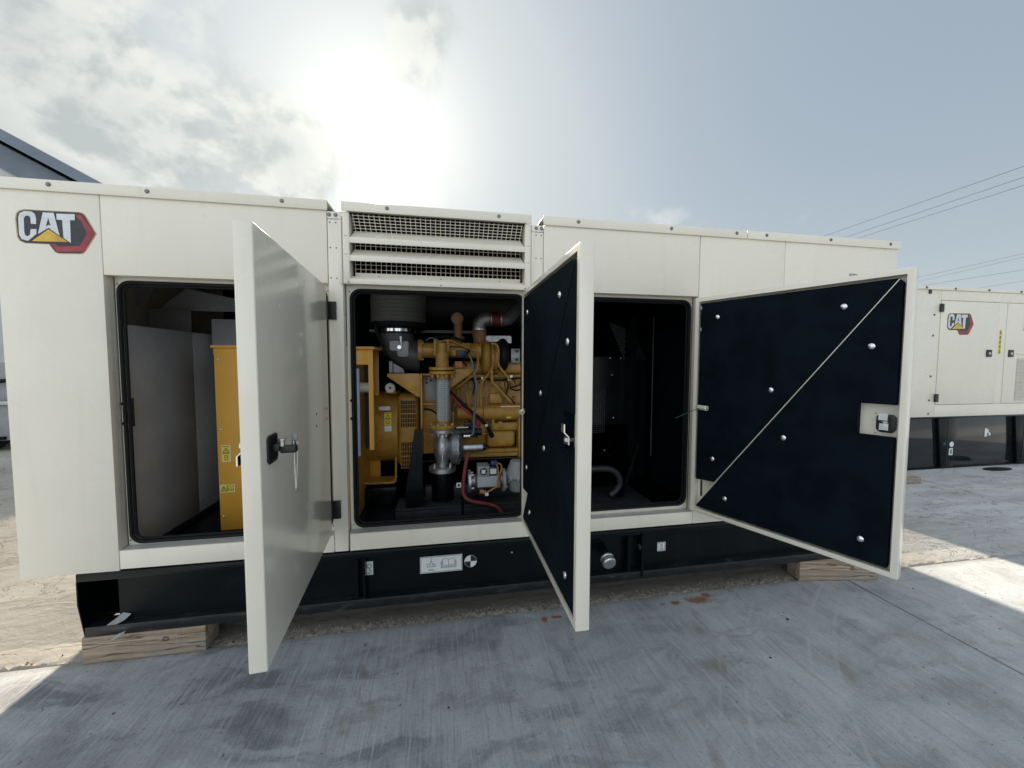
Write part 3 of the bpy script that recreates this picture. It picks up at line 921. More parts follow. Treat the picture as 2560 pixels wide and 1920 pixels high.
lines(d, bor + book + crane, 0.0022, 'label_black', YW)
d = put(MB().cyl((0.176, YW, 0.357), (0.176, YW - 0.0008, 0.357), 0.040, n=32), 'balance_decal', 'label_white', S)
tag(d, 'round black and white quartered centre of gravity decal')
for a0 in (0, 180):
    pts = [(0.176, 0.357)] + [(0.176 + 0.0385 * math.cos(R(a0 + 90 * i / 8)), 0.357 + 0.0385 * math.sin(R(a0 + 90 * i / 8))) for i in range(9)]
    put(MB().prism(pts, YW - 0.0016, YW - 0.0008), 'quarter', 'label_black', d)
d = decal('anchor_decal', 1.502, 1.566, 0.307, 0.371)
tag(d, 'small square white decal with a tie-down symbol')
lines(d, [(1.507, 0.312, 1.561, 0.312), (1.561, 0.312, 1.561, 0.366), (1.561, 0.366, 1.507, 0.366), (1.507, 0.366, 1.507, 0.312)] + arc(1.534, 0.347, 0.009, 0, 360, 10) +
      [(1.534, 0.338, 1.534, 0.320)] + arc(1.534, 0.333, 0.014, 180, 360, 8), 0.003, 'label_black', YW)

# ------------------------------------------------------------------ doors
DW, DT, DZ0, DZ1 = 1.040, 0.056, 0.636, 2.081


def door_mesh():
    bm = bmesh.new()
    m = bx(0, DW, -DT, 0, DZ0, DZ1).mesh('door')
    bm.from_mesh(m)
    bm.faces.ensure_lookup_table()
    f = min(bm.faces, key=lambda q: q.calc_center_median().y)
    bmesh.ops.inset_individual(bm, faces=[f], thickness=0.038, depth=0.0)
    r = bmesh.ops.extrude_discrete_faces(bm, faces=[f])
    bmesh.ops.translate(bm, verts=r['faces'][0].verts, vec=(0, DT - 0.005, 0))
    es = [e for e in bm.edges if len(e.link_faces) == 2 and e.calc_face_angle(0) > R(30)
          and all(v.co.x < 0.001 or v.co.x > DW - .001 or v.co.z < DZ0 + .001 or v.co.z > DZ1 - .001 for v in e.verts)]
    bmesh.ops.bevel(bm, geom=es, offset=0.005, segments=3, profile=0.5, affect='EDGES', clamp_overlap=True)
    bm.to_mesh(m)
    bm.free()
    for p in m.polygons:
        p.use_smooth = True
    m.set_sharp_from_angle(angle=R(35))
    m.materials.append(MATS['cream_scuffed'])
    return m


DOORM = door_mesh()
UPPER = [(0.0400, 2.040), (0.9850, 2.040), (0.1625, 0.872), (0.0400, 0.864)]
LOWER = [(0.050, 0.690), (0.0480, 0.677), (1.000, 0.677), (1.000, 1.300), (0.866, 1.300), (0.866, 1.455), (1.000, 1.455), (1.000, 2.020), (0.9925, 2.032)]
UP_M = MB().prism(UPPER, -0.052, -0.012).mesh('insulation_pad')
UP_M.materials.append(MATS['foam_black'])
LO_M = MB().prism(LOWER, -0.053, -0.012).mesh('insulation_pad')
LO_M.materials.append(MATS['foam_black'])
CAPS = [(0.152, 1.941), (0.790, 1.933), (0.903, 1.731), (0.475, 1.494), (0.548, 1.228), (0.147, 1.023), (0.235, 0.784), (0.900, 0.781)]


def latch(dr, up, inner=True):
    """latch housing and cam lever on the inner side, seen through the cut-out of the padding"""
    ya = -0.0055
    c = [(0.927, 1.395), (0.942, 1.405), (0.985, 1.405), (0.998, 1.392), (0.998, 1.335), (0.985, 1.318), (0.942, 1.318), (0.927, 1.332)]
    h = put(MB().prism(c, ya - 0.016, ya), 'latch_housing', 'plastic_black', dr, bevel=0.002)
    for zz in (1.408, 1.313):
        put(MB().dome((0.922, ya, zz), (0, -1, 0), 0.005, 0.003, 8, 3), 'screw', 'zinc', dr, smooth=True)
    yb = ya - 0.0165
    s = 1 if up else -1
    zc = 1.352 if up else 1.372
    lv = MB()
    path = [(zc - s * 0.016, yb - 0.046), (zc + s * 0.014, yb - 0.046), (zc + s * 0.032, yb - 0.064), (zc + s * 0.064, yb - 0.064)]
    for i in range(3):
        (za, y_a), (zb, y_b) = path[i], path[i + 1]
        lv.add([(0.950, y_a, za), (0.982, y_a, za), (0.982, y_b, zb), (0.950, y_b, zb),
                (0.950, y_a - 0.005, za), (0.982, y_a - 0.005, za), (0.982, y_b - 0.005, zb), (0.950, y_b - 0.005, zb)],
               [(0, 1, 2, 3), (7, 6, 5, 4), (0, 4, 5, 1), (1, 5, 6, 2), (2, 6, 7, 3), (3, 7, 4, 0)])
    put(lv, 'latch_lever', 'chrome', dr)
    put(MB().cyl((0.966, yb, zc), (0.966, yb - 0.062, zc), 0.0075, n=14).cyl((0.966, yb - 0.0515, zc), (0.966, yb - 0.060, zc), 0.014, n=6), 'latch_bolt', 'zinc', dr)


def hinge(dr, z0, z1, px, py):
    """black cast hinge: leaf on the post, knuckle on the corner"""
    h = put(bx(px + 0.002, px + 0.046, -0.010, 0.0025, z0, z1), 'hinge', 'plastic_black', E, bevel=0.004)
    put(MB().cyl((px - 0.004, -0.014, z0 - 0.002), (px - 0.004, -0.014, z1 + 0.002), 0.0095, n=14), 'hinge_pin', 'plastic_black', h, smooth=True)
    for zz in (z0 + 0.024, z1 - 0.024):
        put(MB().cyl((px + 0.030, -0.010, zz), (px + 0.030, -0.0125, zz), 0.008, n=6), 'screw', 'dark_steel', h)


def make_door(px, py, ang, label, lever_up):
    dr = put(DOORM, 'door', None, E, loc=(px, py, 0), rot=(0, 0, R(ang)))
    tag(dr, label)
    for me in (UP_M, LO_M):
        put(me, 'insulation_pad', None, dr)
    for (u, z) in CAPS:
        inst(CAP, 'retaining_cap', (u, -0.0525, z), dr)
    dv = Vector((0.9867 - 0.042, 2.036 - 0.686)).normalized()
    nv = Vector((-dv.y, dv.x)) * 0.0020
    put(MB().prism([(0.104 + nv.x, 0.7806 + nv.y), (0.104 - nv.x, 0.7806 - nv.y), (0.9867 - nv.x, 2.036 - nv.y), (0.9867 + nv.x, 2.036 + nv.y)], -0.0490, -0.0460), 'seam_strip', 'cream', dr)
    latch(dr, lever_up)
    # stop roller and slot near the hinge side
    put(MB().cyl((0.042, -0.052, 1.352), (0.112, -0.075, 1.352), 0.0155, n=16), 'stay_bracket', 'cream', dr, smooth=True)
    put(MB().dome((0.108, -0.074, 1.352), (0.95, -0.31, 0), 0.0135, 0.008, 12, 3), 'stay_end', 'zinc', dr, smooth=True)
    put(MB().prism(rrect(0.046, 0.060, 0.738, 0.850, 0.006, 4), -0.0065, -0.0052), 'slot', 'label_black', dr)
    for z in (2.010, 1.870):
        put(bx(0.0385, 0.048, -0.0545, -0.0523, z - 0.010, z + 0.012), 'pad_clip', 'grey_paint', dr)
    # outside: black handle cup
    c = [(0.895, 1.395), (0.905, 1.403), (0.975, 1.403), (0.988, 1.392), (0.988, 1.318), (0.975, 1.306), (0.905, 1.306), (0.895, 1.316)]
    cup = put(MB().prism(c, 0.0005, 0.007), 'handle_cup', 'plastic_black', dr, bevel=0.0025)
    put(MB().prism([(0.885 + (u - 0.8845) * 0.8 + 0.012, 1.3545 + (z - 1.3545) * 0.8) for u, z in c], 0.007, 0.0078), 'cup_recess', 'rubber', cup)
    return dr, cup


d1, cup1 = make_door(-0.641, -0.032, -85.9, 'smooth cream outer side of the left door seen edge on with its black handle', False)
d2, cup2 = make_door(0.5485, -0.030, -90.3, 'middle door showing its black padded inner side', True)
d3, cup3 = make_door(1.7265, -0.026, -66.7, 'right door swung wide showing black padding split by a diagonal line', True)
for z0, z1 in ((1.893, 1.997), (0.718, 0.828)):
    for px in (-0.641, 0.549, 1.7275):
        hinge(None, z0, z1, px, 0)
# pulled-out handle, lock plate and dangling key rod on the left door
arm = MB()
arm.box(0.915, 0.962, 0.007, 0.030, 1.345, 1.372)
arm.box(0.925, 0.955, 0.030, 0.078, 1.338, 1.362)
put(arm, 'handle_paddle', 'plastic_black', d1, bevel=0.003)
put(MB().cyl((0.945, 0.034, 1.362), (0.945, 0.034, 1.384), 0.010, n=14).cyl((0.945, 0.034, 1.384), (0.945, 0.034, 1.388), 0.015, n=14), 'lock_barrel', 'zinc', d1, smooth=True)
put(bx(0.918, 0.922, 0.058, 0.076, 1.356, 1.398), 'lock_tab', 'bolt_steel', d1, bevel=0.001)
put(MB().tube([(0.930, 0.066, 1.374), (0.931, 0.067, 1.30), (0.936, 0.070, 1.205)], 0.0032, 8, 4), 'key_rod', 'zinc', d1, smooth=True)
put(MB().tube([(0.928, 0.076, 1.374), (0.930, 0.076, 1.30), (0.936, 0.072, 1.21)], 0.0022, 8, 4).dome((0.936, 0.071, 1.207), (0, 0, -1), 0.010, 0.012, 12, 4), 'key_rod', 'zinc', d1, smooth=True)
m = MB()
for (u, z) in ((0.292, 1.389), (0.300, 1.389), (0.050, 1.389), (0.056, 1.389), (0.296, 1.328), (0.304, 1.328), (0.052, 1.328), (0.058, 1.328)):
    m.box(u - 0.0022, u + 0.0022, 0.0002, 0.0012, z - 0.006, z + 0.006)
put(m, 'fixing_marks', 'dark_steel', d1)

# ================================================================== inside the enclosure
# ------- left bay: grey partition and yellow terminal box
PW = put(bx(-1.766, -1.760, 0.085, 0.755, 0.513, 1.858), 'partition_panel', 'dark_grey_paint', E, bevel=0.001)
PW2 = put(bx(-1.766, -1.760, 0.758, 1.95, 0.513, 1.858), 'partition_panel', 'dark_grey_paint', E, bevel=0.001)
put(bx(-1.758, -1.745, 0.085, 1.95, 0.513, 0.545), 'kick_strip', 'dark_steel', PW)
for zz in (1.72, 1.14, 0.62):
    put(MB().dome((-1.7598, 0.775, zz), (1, 0, 0), 0.009, 0.006, 10, 3), 'screw', 'zinc', PW2, smooth=True)
put(bx(-2.12, -1.845, 0.90, 0.905, 1.86, 2.035), 'duct_plate', 'grey_paint', E)
put(bx(-1.735, -1.30, 0.95, 0.955, 1.70, 1.975), 'duct_plate', 'dark_grey_paint', E)
put(MB().prism([(-2.12, 2.04), (-1.93, 2.21), (-1.53, 2.13), (-1.30, 2.04)], 1.0, 1.01), 'duct_plate', 'dark_grey_paint', E)
put(MB().prism([(-2.18, 2.47), (-1.95, 2.47), (-2.12, 2.05), (-2.18, 2.05)], 0.88, 0.89), 'duct_plate', 'dark_grey_paint', E)

TB = thing('terminal_box', 'tall mustard yellow terminal box with warning labels inside the left doorway', 'terminal box', (-1.0, 0.7, 0.513))
put(bx(-1.472, -0.600, 0.452, 0.460, 0.513, 1.738), 'front_cover', 'box_yellow', TB, bevel=0.002)
put(bx(-1.466, -0.600, 0.4605, 0.95, 0.520, 1.735), 'cabinet', 'box_yellow', TB)
put(bx(-1.486, -0.462, 0.440, 0.96, 1.7385, 1.757), 'lid', 'box_yellow', TB, bevel=0.003)
for xx, zz in ((-1.452, 1.660), (-1.452, 1.196), (-1.452, 0.607)):
    put(MB().dome((xx, 0.452, zz), (0, -1, 0), 0.009, 0.006, 10, 3), 'screw', 'zinc', TB, smooth=True)


def warn(par, x0, x1, z0, z1, y, horiz):
    dd = put(bx(x0, x1, y - 0.0008, y, z0, z1), 'warning_label', 'label_white', par)
    e = 0.003
    put(bx(x0 + e, x1 - e, y - 0.0016, y - 0.0008, z0 + e, z1 - e), 'label_field', 'label_yellow', dd)
    segs = []
    yy = y - 0.0008
    if horiz:
        xm = (x0 + x1) / 2
        cx, h = (x0 + xm) / 2 + 0.001, (z1 - z0)
        segs += [(cx - 0.017, z0 + 0.010, cx, z1 - 0.009), (cx, z1 - 0.009, cx + 0.017, z0 + 0.010), (cx + 0.017, z0 + 0.010, cx - 0.017, z0 + 0.010), (cx - 0.003, z0 + 0.032, cx + 0.003, z0 + 0.022), (cx + 0.003, z0 + 0.022, cx - 0.002, z0 + 0.013)]
        bx_ = (xm + x1) / 2
        segs += [(bx_ - 0.014, z0 + 0.014, bx_ - 0.014, z0 + 0.032), (bx_ + 0.014, z0 + 0.014, bx_ + 0.014, z0 + 0.032), (bx_ - 0.014, z0 + 0.014, bx_ + 0.014, z0 + 0.014), (bx_, z0 + 0.015, bx_, z0 + 0.032), (xm, z0 + 0.004, xm, z1 - 0.004), (xm + 0.003, z1 - 0.007, x1 - 0.005, z1 - 0.007)]
    else:
        cx, zm = (x0 + x1) / 2, (z0 + z1) / 2
        segs += [(cx - 0.018, zm + 0.007, cx, zm + 0.038), (cx, zm + 0.038, cx + 0.018, zm + 0.007), (cx + 0.018, zm + 0.007, cx - 0.018, zm + 0.007), (cx, zm + 0.026, cx, zm + 0.013), (x0 + 0.004, zm, x1 - 0.004, zm)]
        segs += arc(cx, zm - 0.022, 0.010, -60, 240, 10) + [(cx - 0.012, zm - 0.040, cx + 0.012, zm - 0.040)]
        segs += [(x0 + 0.005, z1 - 0.008, x1 - 0.005, z1 - 0.008)]
    lines(dd, segs, 0.0034, 'label_black', yy)
    return dd


warn(TB, -1.447, -1.395, 0.980, 1.092, 0.452, False)
warn(TB, -1.467, -1.377, 0.772, 0.823, 0.452, True)
# open right-hand end seen through the middle doorway
put(bx(-0.510, -0.478, 0.470, 0.485, 1.02, 1.738).box(-0.598, -0.4785, 0.4705, 0.485, 1.63, 1.7383).box(-0.597, -0.510, 0.93, 0.94, 0.60, 1.738), 'end_frame', 'box_yellow', TB, bevel=0.002)
put(bx(-0.600, -0.569, 0.455, 0.468, 0.98, 1.603), 'cable_duct', 'bar_blue', TB, bevel=0.002)
put(bx(-0.568, -0.5105, 0.62, 0.63, 1.0, 1.63), 'inner_wall', 'dark_steel', TB)
put(MB().cyl((-0.585, 0.56, 1.464), (-0.520, 0.56, 1.464), 0.037), 'insulator', 'white_plastic', TB, smooth=True)

# ------- alternator
AL = thing('alternator', 'mustard yellow alternator barrel with slotted vents low in the middle doorway', 'alternator', (-0.8, 1.05, 0.52))
put(MB().lathe((-1.30, 1.05, 1.10), (1, 0, 0), [(0, 0.22), (0.03, 0.29), (0.90, 0.30), (0.95, 0.305), (0.955, 0.29)], 40), 'barrel', 'machine_yellow', AL, smooth=True)
cg = put(bx(-0.350, -0.180, 0.760, 1.34, 0.80, 1.40), 'vent_housing', 'machine_yellow', AL, bevel=0.05, segs=4)
for (z0, z1) in ((1.130, 1.235), (1.242, 1.345), (0.900, 1.010), (0.800, 0.894)):
    g = put(bx(-0.323, -0.205, 0.757, 0.7598, z0, z1), 'vent_opening', 'hole_dark', cg)
    m = MB()
    for k in range(10):
        x = -0.323 + 0.118 * k / 9
        m.box(x - 0.0016, x + 0.0016, 0.7545, 0.7568, z0, z1)
    for k in range(4):
        z = z0 + (z1 - z0) * k / 3
        m.box(-0.325, -0.203, 0.7535, 0.7544, z - 0.0018, z + 0.0018)
    put(m, 'vent_bars', 'machine_yellow', g)
put(MB().tube([(-0.606, 0.735, 0.905), (-0.607, 0.735, 0.80), (-0.604, 0.735, 0.715), (-0.585, 0.735, 0.697), (-0.48, 0.735, 0.694), (-0.39, 0.735, 0.694), (-0.366, 0.735, 0.712), (-0.362, 0.735, 0.80), (-0.360, 0.735, 0.898)], 0.0085, 8, 4), 'foot_bracket', 'machine_yellow', AL, smooth=True)
put(bx(-0.60, -0.37, 0.75, 0.90, 0.69, 0.70), 'foot_plate', 'machine_yellow', AL)
put(bx(-0.62, -0.36, 0.72, 1.35, 0.52, 0.66), 'mount_beam', 'skid_black', AL, bevel=0.006)
w1 = put(bx(-0.447, -0.392, 0.7425, 0.745, 1.150, 1.254), 'warning_label', 'label_yellow', AL)
lines(w1, [(-0.436, 1.207, -0.4195, 1.236), (-0.4195, 1.236, -0.403, 1.207), (-0.403, 1.207, -0.436, 1.207), (-0.445, 1.200, -0.394, 1.200), (-0.440, 1.247, -0.400, 1.247)] + arc(-0.4195, 1.176, 0.013, 0, 360, 10), 0.004, 'label_black', 0.7433)
put(bx(-0.446, -0.392, 0.7425, 0.745, 1.103, 1.147), 'data_label', 'label_white', AL)
put(bx(-0.49, -0.40, 0.744, 0.747, 1.27, 1.30), 'nameplate', 'aluminium', AL)

# ------- air cleaner
AC = thing('air_cleaner', 'grey air filter drum with dark plastic elbow at upper left of the middle doorway', 'air filter', (-0.36, 1.05, 1.55))
put(MB().lathe((-0.365, 1.13, 1.985), (0, 0, 1), [(0, 0.232), (0.06, 0.236), (0.12, 0.232), (0.18, 0.236), (0.24, 0.232), (0.30, 0.236), (0.38, 0.23), (0.40, 0.15)], 48), 'filter_drum', 'filter_drum', AC, smooth=True, ang=60)
put(MB().lathe((-0.365, 1.13, 1.985), (0, 0, -1), [(0, 0.250), (0.040, 0.250), (0.055, 0.215), (0.075, 0.150)], 44), 'drum_collar', 'rubber', AC, smooth=True)
cl_ = put(MB().lathe((-0.362, 0.98, 1.935), (0, 0, -1), [(0, 0.150), (0.052, 0.150)], 36), 'hose_sleeve', 'rubber', AC, smooth=True)
put(MB().lathe((-0.362, 0.98, 1.920), (0, 0, -1), [(0, 0.1525), (0.022, 0.1525)], 36), 'clamp_band', 'chrome', cl_, smooth=True)
el = MB()
rings, n = 14, 30
vs, fs = [], []
secs = [(Vector((-0.366, 0.97, 1.895)), R(0), 0.138)]
for i in range(rings + 1):
    a = R(90 * i / rings)
    secs.append((Vector((-0.205 - 0.161 * math.cos(a), 0.97, 1.862 - 0.161 * math.sin(a))), a, 0.138 - 0.008 * i / rings))
secs.append((Vector((-0.178, 0.97, 1.701)), R(90), 0.130))
for c_, a, rr in secs:
    side = Vector((math.cos(a), 0, math.sin(a)))
    for k in range(n):
        an = 2 * math.pi * k / n
        vs.append(c_ + side * (math.cos(an) * rr) + Vector((0, 1, 0)) * math.sin(an) * rr)
m_ = len(secs)
for i in range(m_ - 1):
    for k in range(n):
        k2 = (k + 1) % n
        fs.append((i * n + k, i * n + k2, (i + 1) * n + k2, (i + 1) * n + k))
fs.append(tuple(range(n)))
fs.append(tuple((m_ - 1) * n + k for k in range(n - 1, -1, -1)))
el.add(vs, fs)
eo = put(el, 'elbow', 'air_grey', AC, smooth=True)
pl = [(-0.408, 1.808), (-0.398, 1.818), (-0.270, 1.818), (-0.262, 1.808), (-0.262, 1.705), (-0.276, 1.692), (-0.335, 1.692), (-0.348, 1.702), (-0.350, 1.738), (-0.400, 1.742), (-0.408, 1.752)]
put(MB().prism(pl, 0.825, 0.90), 'service_plate', 'dark_grey_paint', eo, bevel=0.003)
put(MB().cyl((-0.318, 0.815, 1.805), (-0.318, 0.815, 1.855), 0.014, n=14).cyl((-0.318, 0.815, 1.840), (-0.318, 0.815, 1.848), 0.022, n=14).cyl((-0.315, 0.815, 1.77), (-0.315, 0.815, 1.805), 0.006, n=10), 'pressure_sensor', 'zinc', eo, smooth=True)
put(MB().lathe((-0.333, 0.824, 1.768), (0, -1, 0), [(0, 0.019), (0.008, 0.019), (0.010, 0.016)], 18), 'gauge', 'chrome', eo, smooth=True)
put(bx(-0.412, -0.385, 0.80, 0.83, 1.565, 1.655), 'foot', 'dark_grey_paint', AC, bevel=0.004)
put(MB().prism([(-0.378, 1.565), (-0.378, 1.640), (-0.300, 1.590), (-0.295, 1.565)], 0.80, 0.82), 'gusset', 'dark_grey_paint', AC)
put(MB().tube([(-0.515, 0.85, 1.935), (-0.508, 0.85, 1.88), (-0.47, 0.84, 1.80), (-0.445, 0.84, 1.70)], 0.012, 8, 5), 'strap', 'rubber', AC, smooth=True)

put(bx(-0.66, 0.40, 1.40, 1.43, 1.93, 1.955), 'cross_rail', 'grey_paint', AC)
put(MB().prism([(-0.60, 1.74), (-0.44, 1.90), (-0.44, 1.78)], 1.30, 1.31), 'gusset', 'grey_paint', AC)
WW = thing('pulley_wheel', 'white round pulley above the yellow alternator', 'wheel', (-0.399, 0.76, 1.41))
put(MB().lathe((-0.399, 0.765, 1.446), (0, -1, 0), [(0, 0.036), (0.003, 0.0385), (0.018, 0.0385), (0.021, 0.036)], 32), 'disc', 'white_plastic', WW, smooth=True)
put(MB().cyl((-0.399, 0.744, 1.446), (-0.399, 0.742, 1.446), 0.008, n=16), 'hub_hole', 'hole_dark', WW)
put(bx(-0.435, -0.360, 0.766, 0.80, 1.40, 1.44), 'wheel_bracket', 'machine_yellow', WW, bevel=0.003)

# ------- gas engine
EN = thing('gas_engine', 'mustard yellow gas engine with pipes and turbocharger in the middle doorway', 'engine', (0.6, 1.15, 0.55))
put(bx(0.075, 1.25, 0.84, 1.50, 0.95, 1.515), 'engine_block', 'machine_yellow_cast', EN, bevel=0.012)
hd = put(bx(0.085, 1.25, 0.835, 1.40, 1.5155, 1.545), 'head_gasket_rail', 'machine_yellow_cast', EN, bevel=0.006)
put(bx(0.10, 1.24, 0.90, 1.35, 1.5455, 1.66), 'rocker_cover', 'machine_yellow', EN, bevel=0.03, segs=3)
m = MB()
for k in range(14):
    x = 0.10 + k * 0.043
    m.box(x, x + 0.016, 0.815, 0.8395, 1.44, 1.505)
put(m, 'cooling_fins', 'machine_yellow_cast', EN, bevel=0.003)
for (x, z) in ((0.144, 1.423), (0.233, 1.496), (0.233, 1.436), (0.356, 1.348), (0.387, 1.422), (0.401, 1.495), (0.506, 1.494), (0.506, 1.436), (0.606, 1.339), (0.189, 1.474), (0.484, 1.552), (0.10, 1.30), (0.26, 1.36), (0.16, 1.20), (0.29, 1.14)):
    b = put(MB().cyl((x, 0.84, z), (x, 0.800, z), 0.014, 0.012, 14), 'boss', 'machine_yellow', EN, smooth=True)
    put(MB().cyl((x, 0.800, z), (x, 0.7985, z), 0.006, n=10), 'bolt_hole', 'hole_dark', b)
put(MB().lathe((0.576, 0.80, 1.532), (0, -1, 0), [(0, 0.012), (0.01, 0.012)], 14), 'sensor', 'zinc', EN)
put(bx(0.224, 0.243, 0.802, 0.8395, 1.425, 1.503).box(0.497, 0.516, 0.802, 0.8395, 1.428, 1.502), 'lug_plate', 'machine_yellow', EN, bevel=0.006)
put(MB().prism([(0.394, 1.386), (0.473, 1.386), (0.499, 1.353), (0.499, 1.302), (0.396, 1.304)], 0.796, 0.8395), 'side_cover', 'machine_yellow', EN, bevel=0.006)
for (x0, x1) in ((0.165, 0.178), (0.202, 0.215), (0.255, 0.268), (0.530, 0.545)):
    put(bx(x0, x1, 0.81, 0.8395, 1.20, 1.43), 'cast_rib', 'machine_yellow_cast', EN, bevel=0.005)
# oil cooler cylinder and lower casting
oc = put(MB().lathe((0.12, 0.765, 1.235), (1, 0, 0), [(0, 0.045), (0.01, 0.055), (0.21, 0.055), (0.215, 0.066), (0.56, 0.066), (0.57, 0.055)], 28), 'oil_cooler', 'machine_yellow', EN, smooth=True)
put(bx(0.475, 0.66, 0.720, 0.724, 1.272, 1.290), 'paper_label', 'label_white', oc)
put(bx(0.52, 0.56, 0.6985, 0.7005, 1.19, 1.205), 'cast_mark', 'label_yellow', oc)
put(bx(0.395, 0.73, 0.735, 0.84, 1.080, 1.150), 'pump_housing', 'machine_yellow_cast', EN, bevel=0.02, segs=3)
put(MB().cyl((0.472, 0.735, 1.139), (0.472, 0.722, 1.139), 0.024).cyl((0.472, 0.722, 1.139), (0.472, 0.718, 1.139), 0.010), 'pump_flange', 'machine_yellow', EN, smooth=True)
put(bx(0.405, 0.425, 0.73, 0.80, 1.12, 1.19), 'web', 'machine_yellow_cast', EN, bevel=0.004)
put(bx(0.365, 0.600, 0.725, 0.85, 0.945, 1.0795), 'lower_housing', 'machine_yellow', EN, bevel=0.035, segs=4)
put(bx(0.165, 0.70, 0.71, 0.85, 0.905, 0.935), 'pan_rail', 'machine_yellow', EN, bevel=0.006)
put(bx(0.165, 0.70, 0.72, 0.95, 0.870, 0.903), 'pan_rail', 'machine_yellow', EN, bevel=0.006)
for k in range(7):
    x = 0.19 + k * 0.08
    put(MB().cyl((x, 0.709, 0.920), (x, 0.700, 0.920), 0.008, n=6), 'rail_bolt', 'machine_yellow', EN)
put(bx(0.62, 0.72, 0.70, 0.84, 0.86, 1.20), 'front_leg', 'machine_yellow', EN, bevel=0.008)
put(bx(0.075, 0.36, 0.80, 0.8395, 0.955, 1.13), 'side_plate', 'machine_yellow_cast', EN, bevel=0.006)
# left support frame
put(bx(-0.160, -0.146, 0.60, 0.70, 0.92, 1.562).box(-0.1455, 0.07, 0.62, 0.72, 1.322, 1.332).box(-0.1455, 0.07, 0.62, 0.72, 1.548, 1.560).box(-0.1455, 0.074, 0.72, 0.735, 0.92, 1.5475), 'support_frame', 'machine_yellow', EN, bevel=0.002)
put(bx(-0.132, -0.030, 0.708, 0.7195, 1.345, 1.535), 'cover_plate', 'grey_paint', EN, bevel=0.002)
for x, z in ((-0.118, 1.515), (-0.085, 1.505), (-0.116, 1.488)):
    put(MB().lathe((x, 0.708, z), (0, -1, 0), [(0, 0.011), (0.004, 0.011), (0.004, 0.006), (0.012, 0.006)], 12), 'nut', 'dark_steel', EN)
for k, z in enumerate((1.25, 1.20, 1.08, 1.02)):
    put(MB().cyl((-0.125, 0.72, z), (-0.125, 0.708, z), 0.010, n=6), 'nut', 'machine_yellow', EN)
put(MB().prism([(-0.400, 1.560), (-0.172, 1.560), (-0.161, 1.552), (-0.161, 1.384), (-0.178, 1.384), (-0.402, 1.543)], 0.598, 0.606), 'bracket', 'machine_yellow', EN, bevel=0.002)
put(bx(-0.396, -0.172, 0.6065, 0.70, 1.556, 1.563), 'bracket_flange', 'machine_yellow', EN)
put(MB().prism([(0.064, 1.594), (0.245, 1.597), (0.236, 1.568), (0.063, 1.447)], 0.598, 0.606), 'bracket', 'machine_yellow', EN, bevel=0.002)
# throttle body and mixer
th = put(MB().lathe((-0.182, 0.80, 1.745), (1, 0, 0), [(0, 0.088), (0.030, 0.088), (0.031, 0.062), (0.12, 0.062), (0.121, 0.070), (0.16, 0.070), (0.161, 0.058), (0.45, 0.062), (0.50, 0.075)], 30), 'throttle_body', 'machine_yellow', EN, smooth=True)
for k in range(6):
    a = R(60 * k + 15)
    put(MB().cyl((-0.152, 0.80 + 0.074 * math.cos(a), 1.745 + 0.074 * math.sin(a)), (-0.140, 0.80 + 0.074 * math.cos(a), 1.745 + 0.074 * math.sin(a)), 0.008, n=6), 'flange_bolt', 'zinc', th)
for x in (-0.048, 0.050):
    put(bx(x - 0.010, x + 0.010, 0.640, 0.665, 1.700, 1.822), 'bracket_strap', 'machine_yellow', EN, bevel=0.002)
    for z in (1.805, 1.785):
        put(MB().cyl((x, 0.640, z), (x, 0.6385, z), 0.004, n=8), 'bolt_hole', 'hole_dark', EN)
put(bx(-0.055, 0.23, 0.70, 0.80, 1.775, 1.805), 'manifold', 'machine_yellow_cast', EN, bevel=0.01)
put(bx(0.075, 0.115, 0.675, 0.70, 1.700, 1.745), 'valve_block', 'machine_yellow', EN, bevel=0.004)
put(bx(0.1155, 0.200, 0.675, 0.74, 1.692, 1.744), 'actuator', 'plastic_black', EN, bevel=0.004)
put(bx(0.104, 0.158, 0.668, 0.671, 1.608, 1.648), 'nameplate', 'label_orange', EN)
put(bx(0.102, 0.160, 0.671, 0.76, 1.600, 1.655), 'mount_pad', 'machine_yellow', EN, bevel=0.003)
put(MB().tube([(-0.05, 0.70, 1.800), (0.058, 0.69, 1.820), (0.116, 0.69, 1.800), (0.181, 0.69, 1.775), (0.280, 0.70, 1.738)], 0.011, 8, 5), 'harness_pipe', 'machine_yellow', EN, smooth=True)
put(MB().tube([(-0.05, 0.72, 1.845), (0.03, 0.71, 1.852), (0.078, 0.71, 1.849), (0.150, 0.71, 1.827), (0.202, 0.71, 1.781), (0.22, 0.72, 1.73)], 0.009, 8, 5), 'harness', 'rubber', EN, smooth=True)
# coolant pump neck
put(MB().cyl((0.137, 0.86, 1.80), (0.137, 0.86, 1.985), 0.036, 0.034).cyl((0.137, 0.86, 1.84), (0.137, 0.86, 1.862), 0.056), 'coolant_neck', 'brown_cast', EN, smooth=True)
put(MB().cyl((0.128, 0.90, 2.005), (0.128, 0.81, 2.005), 0.042).cyl((0.128, 0.82, 2.005), (0.128, 0.80, 2.005), 0.048), 'coolant_elbow', 'brown_cast', EN, smooth=True)
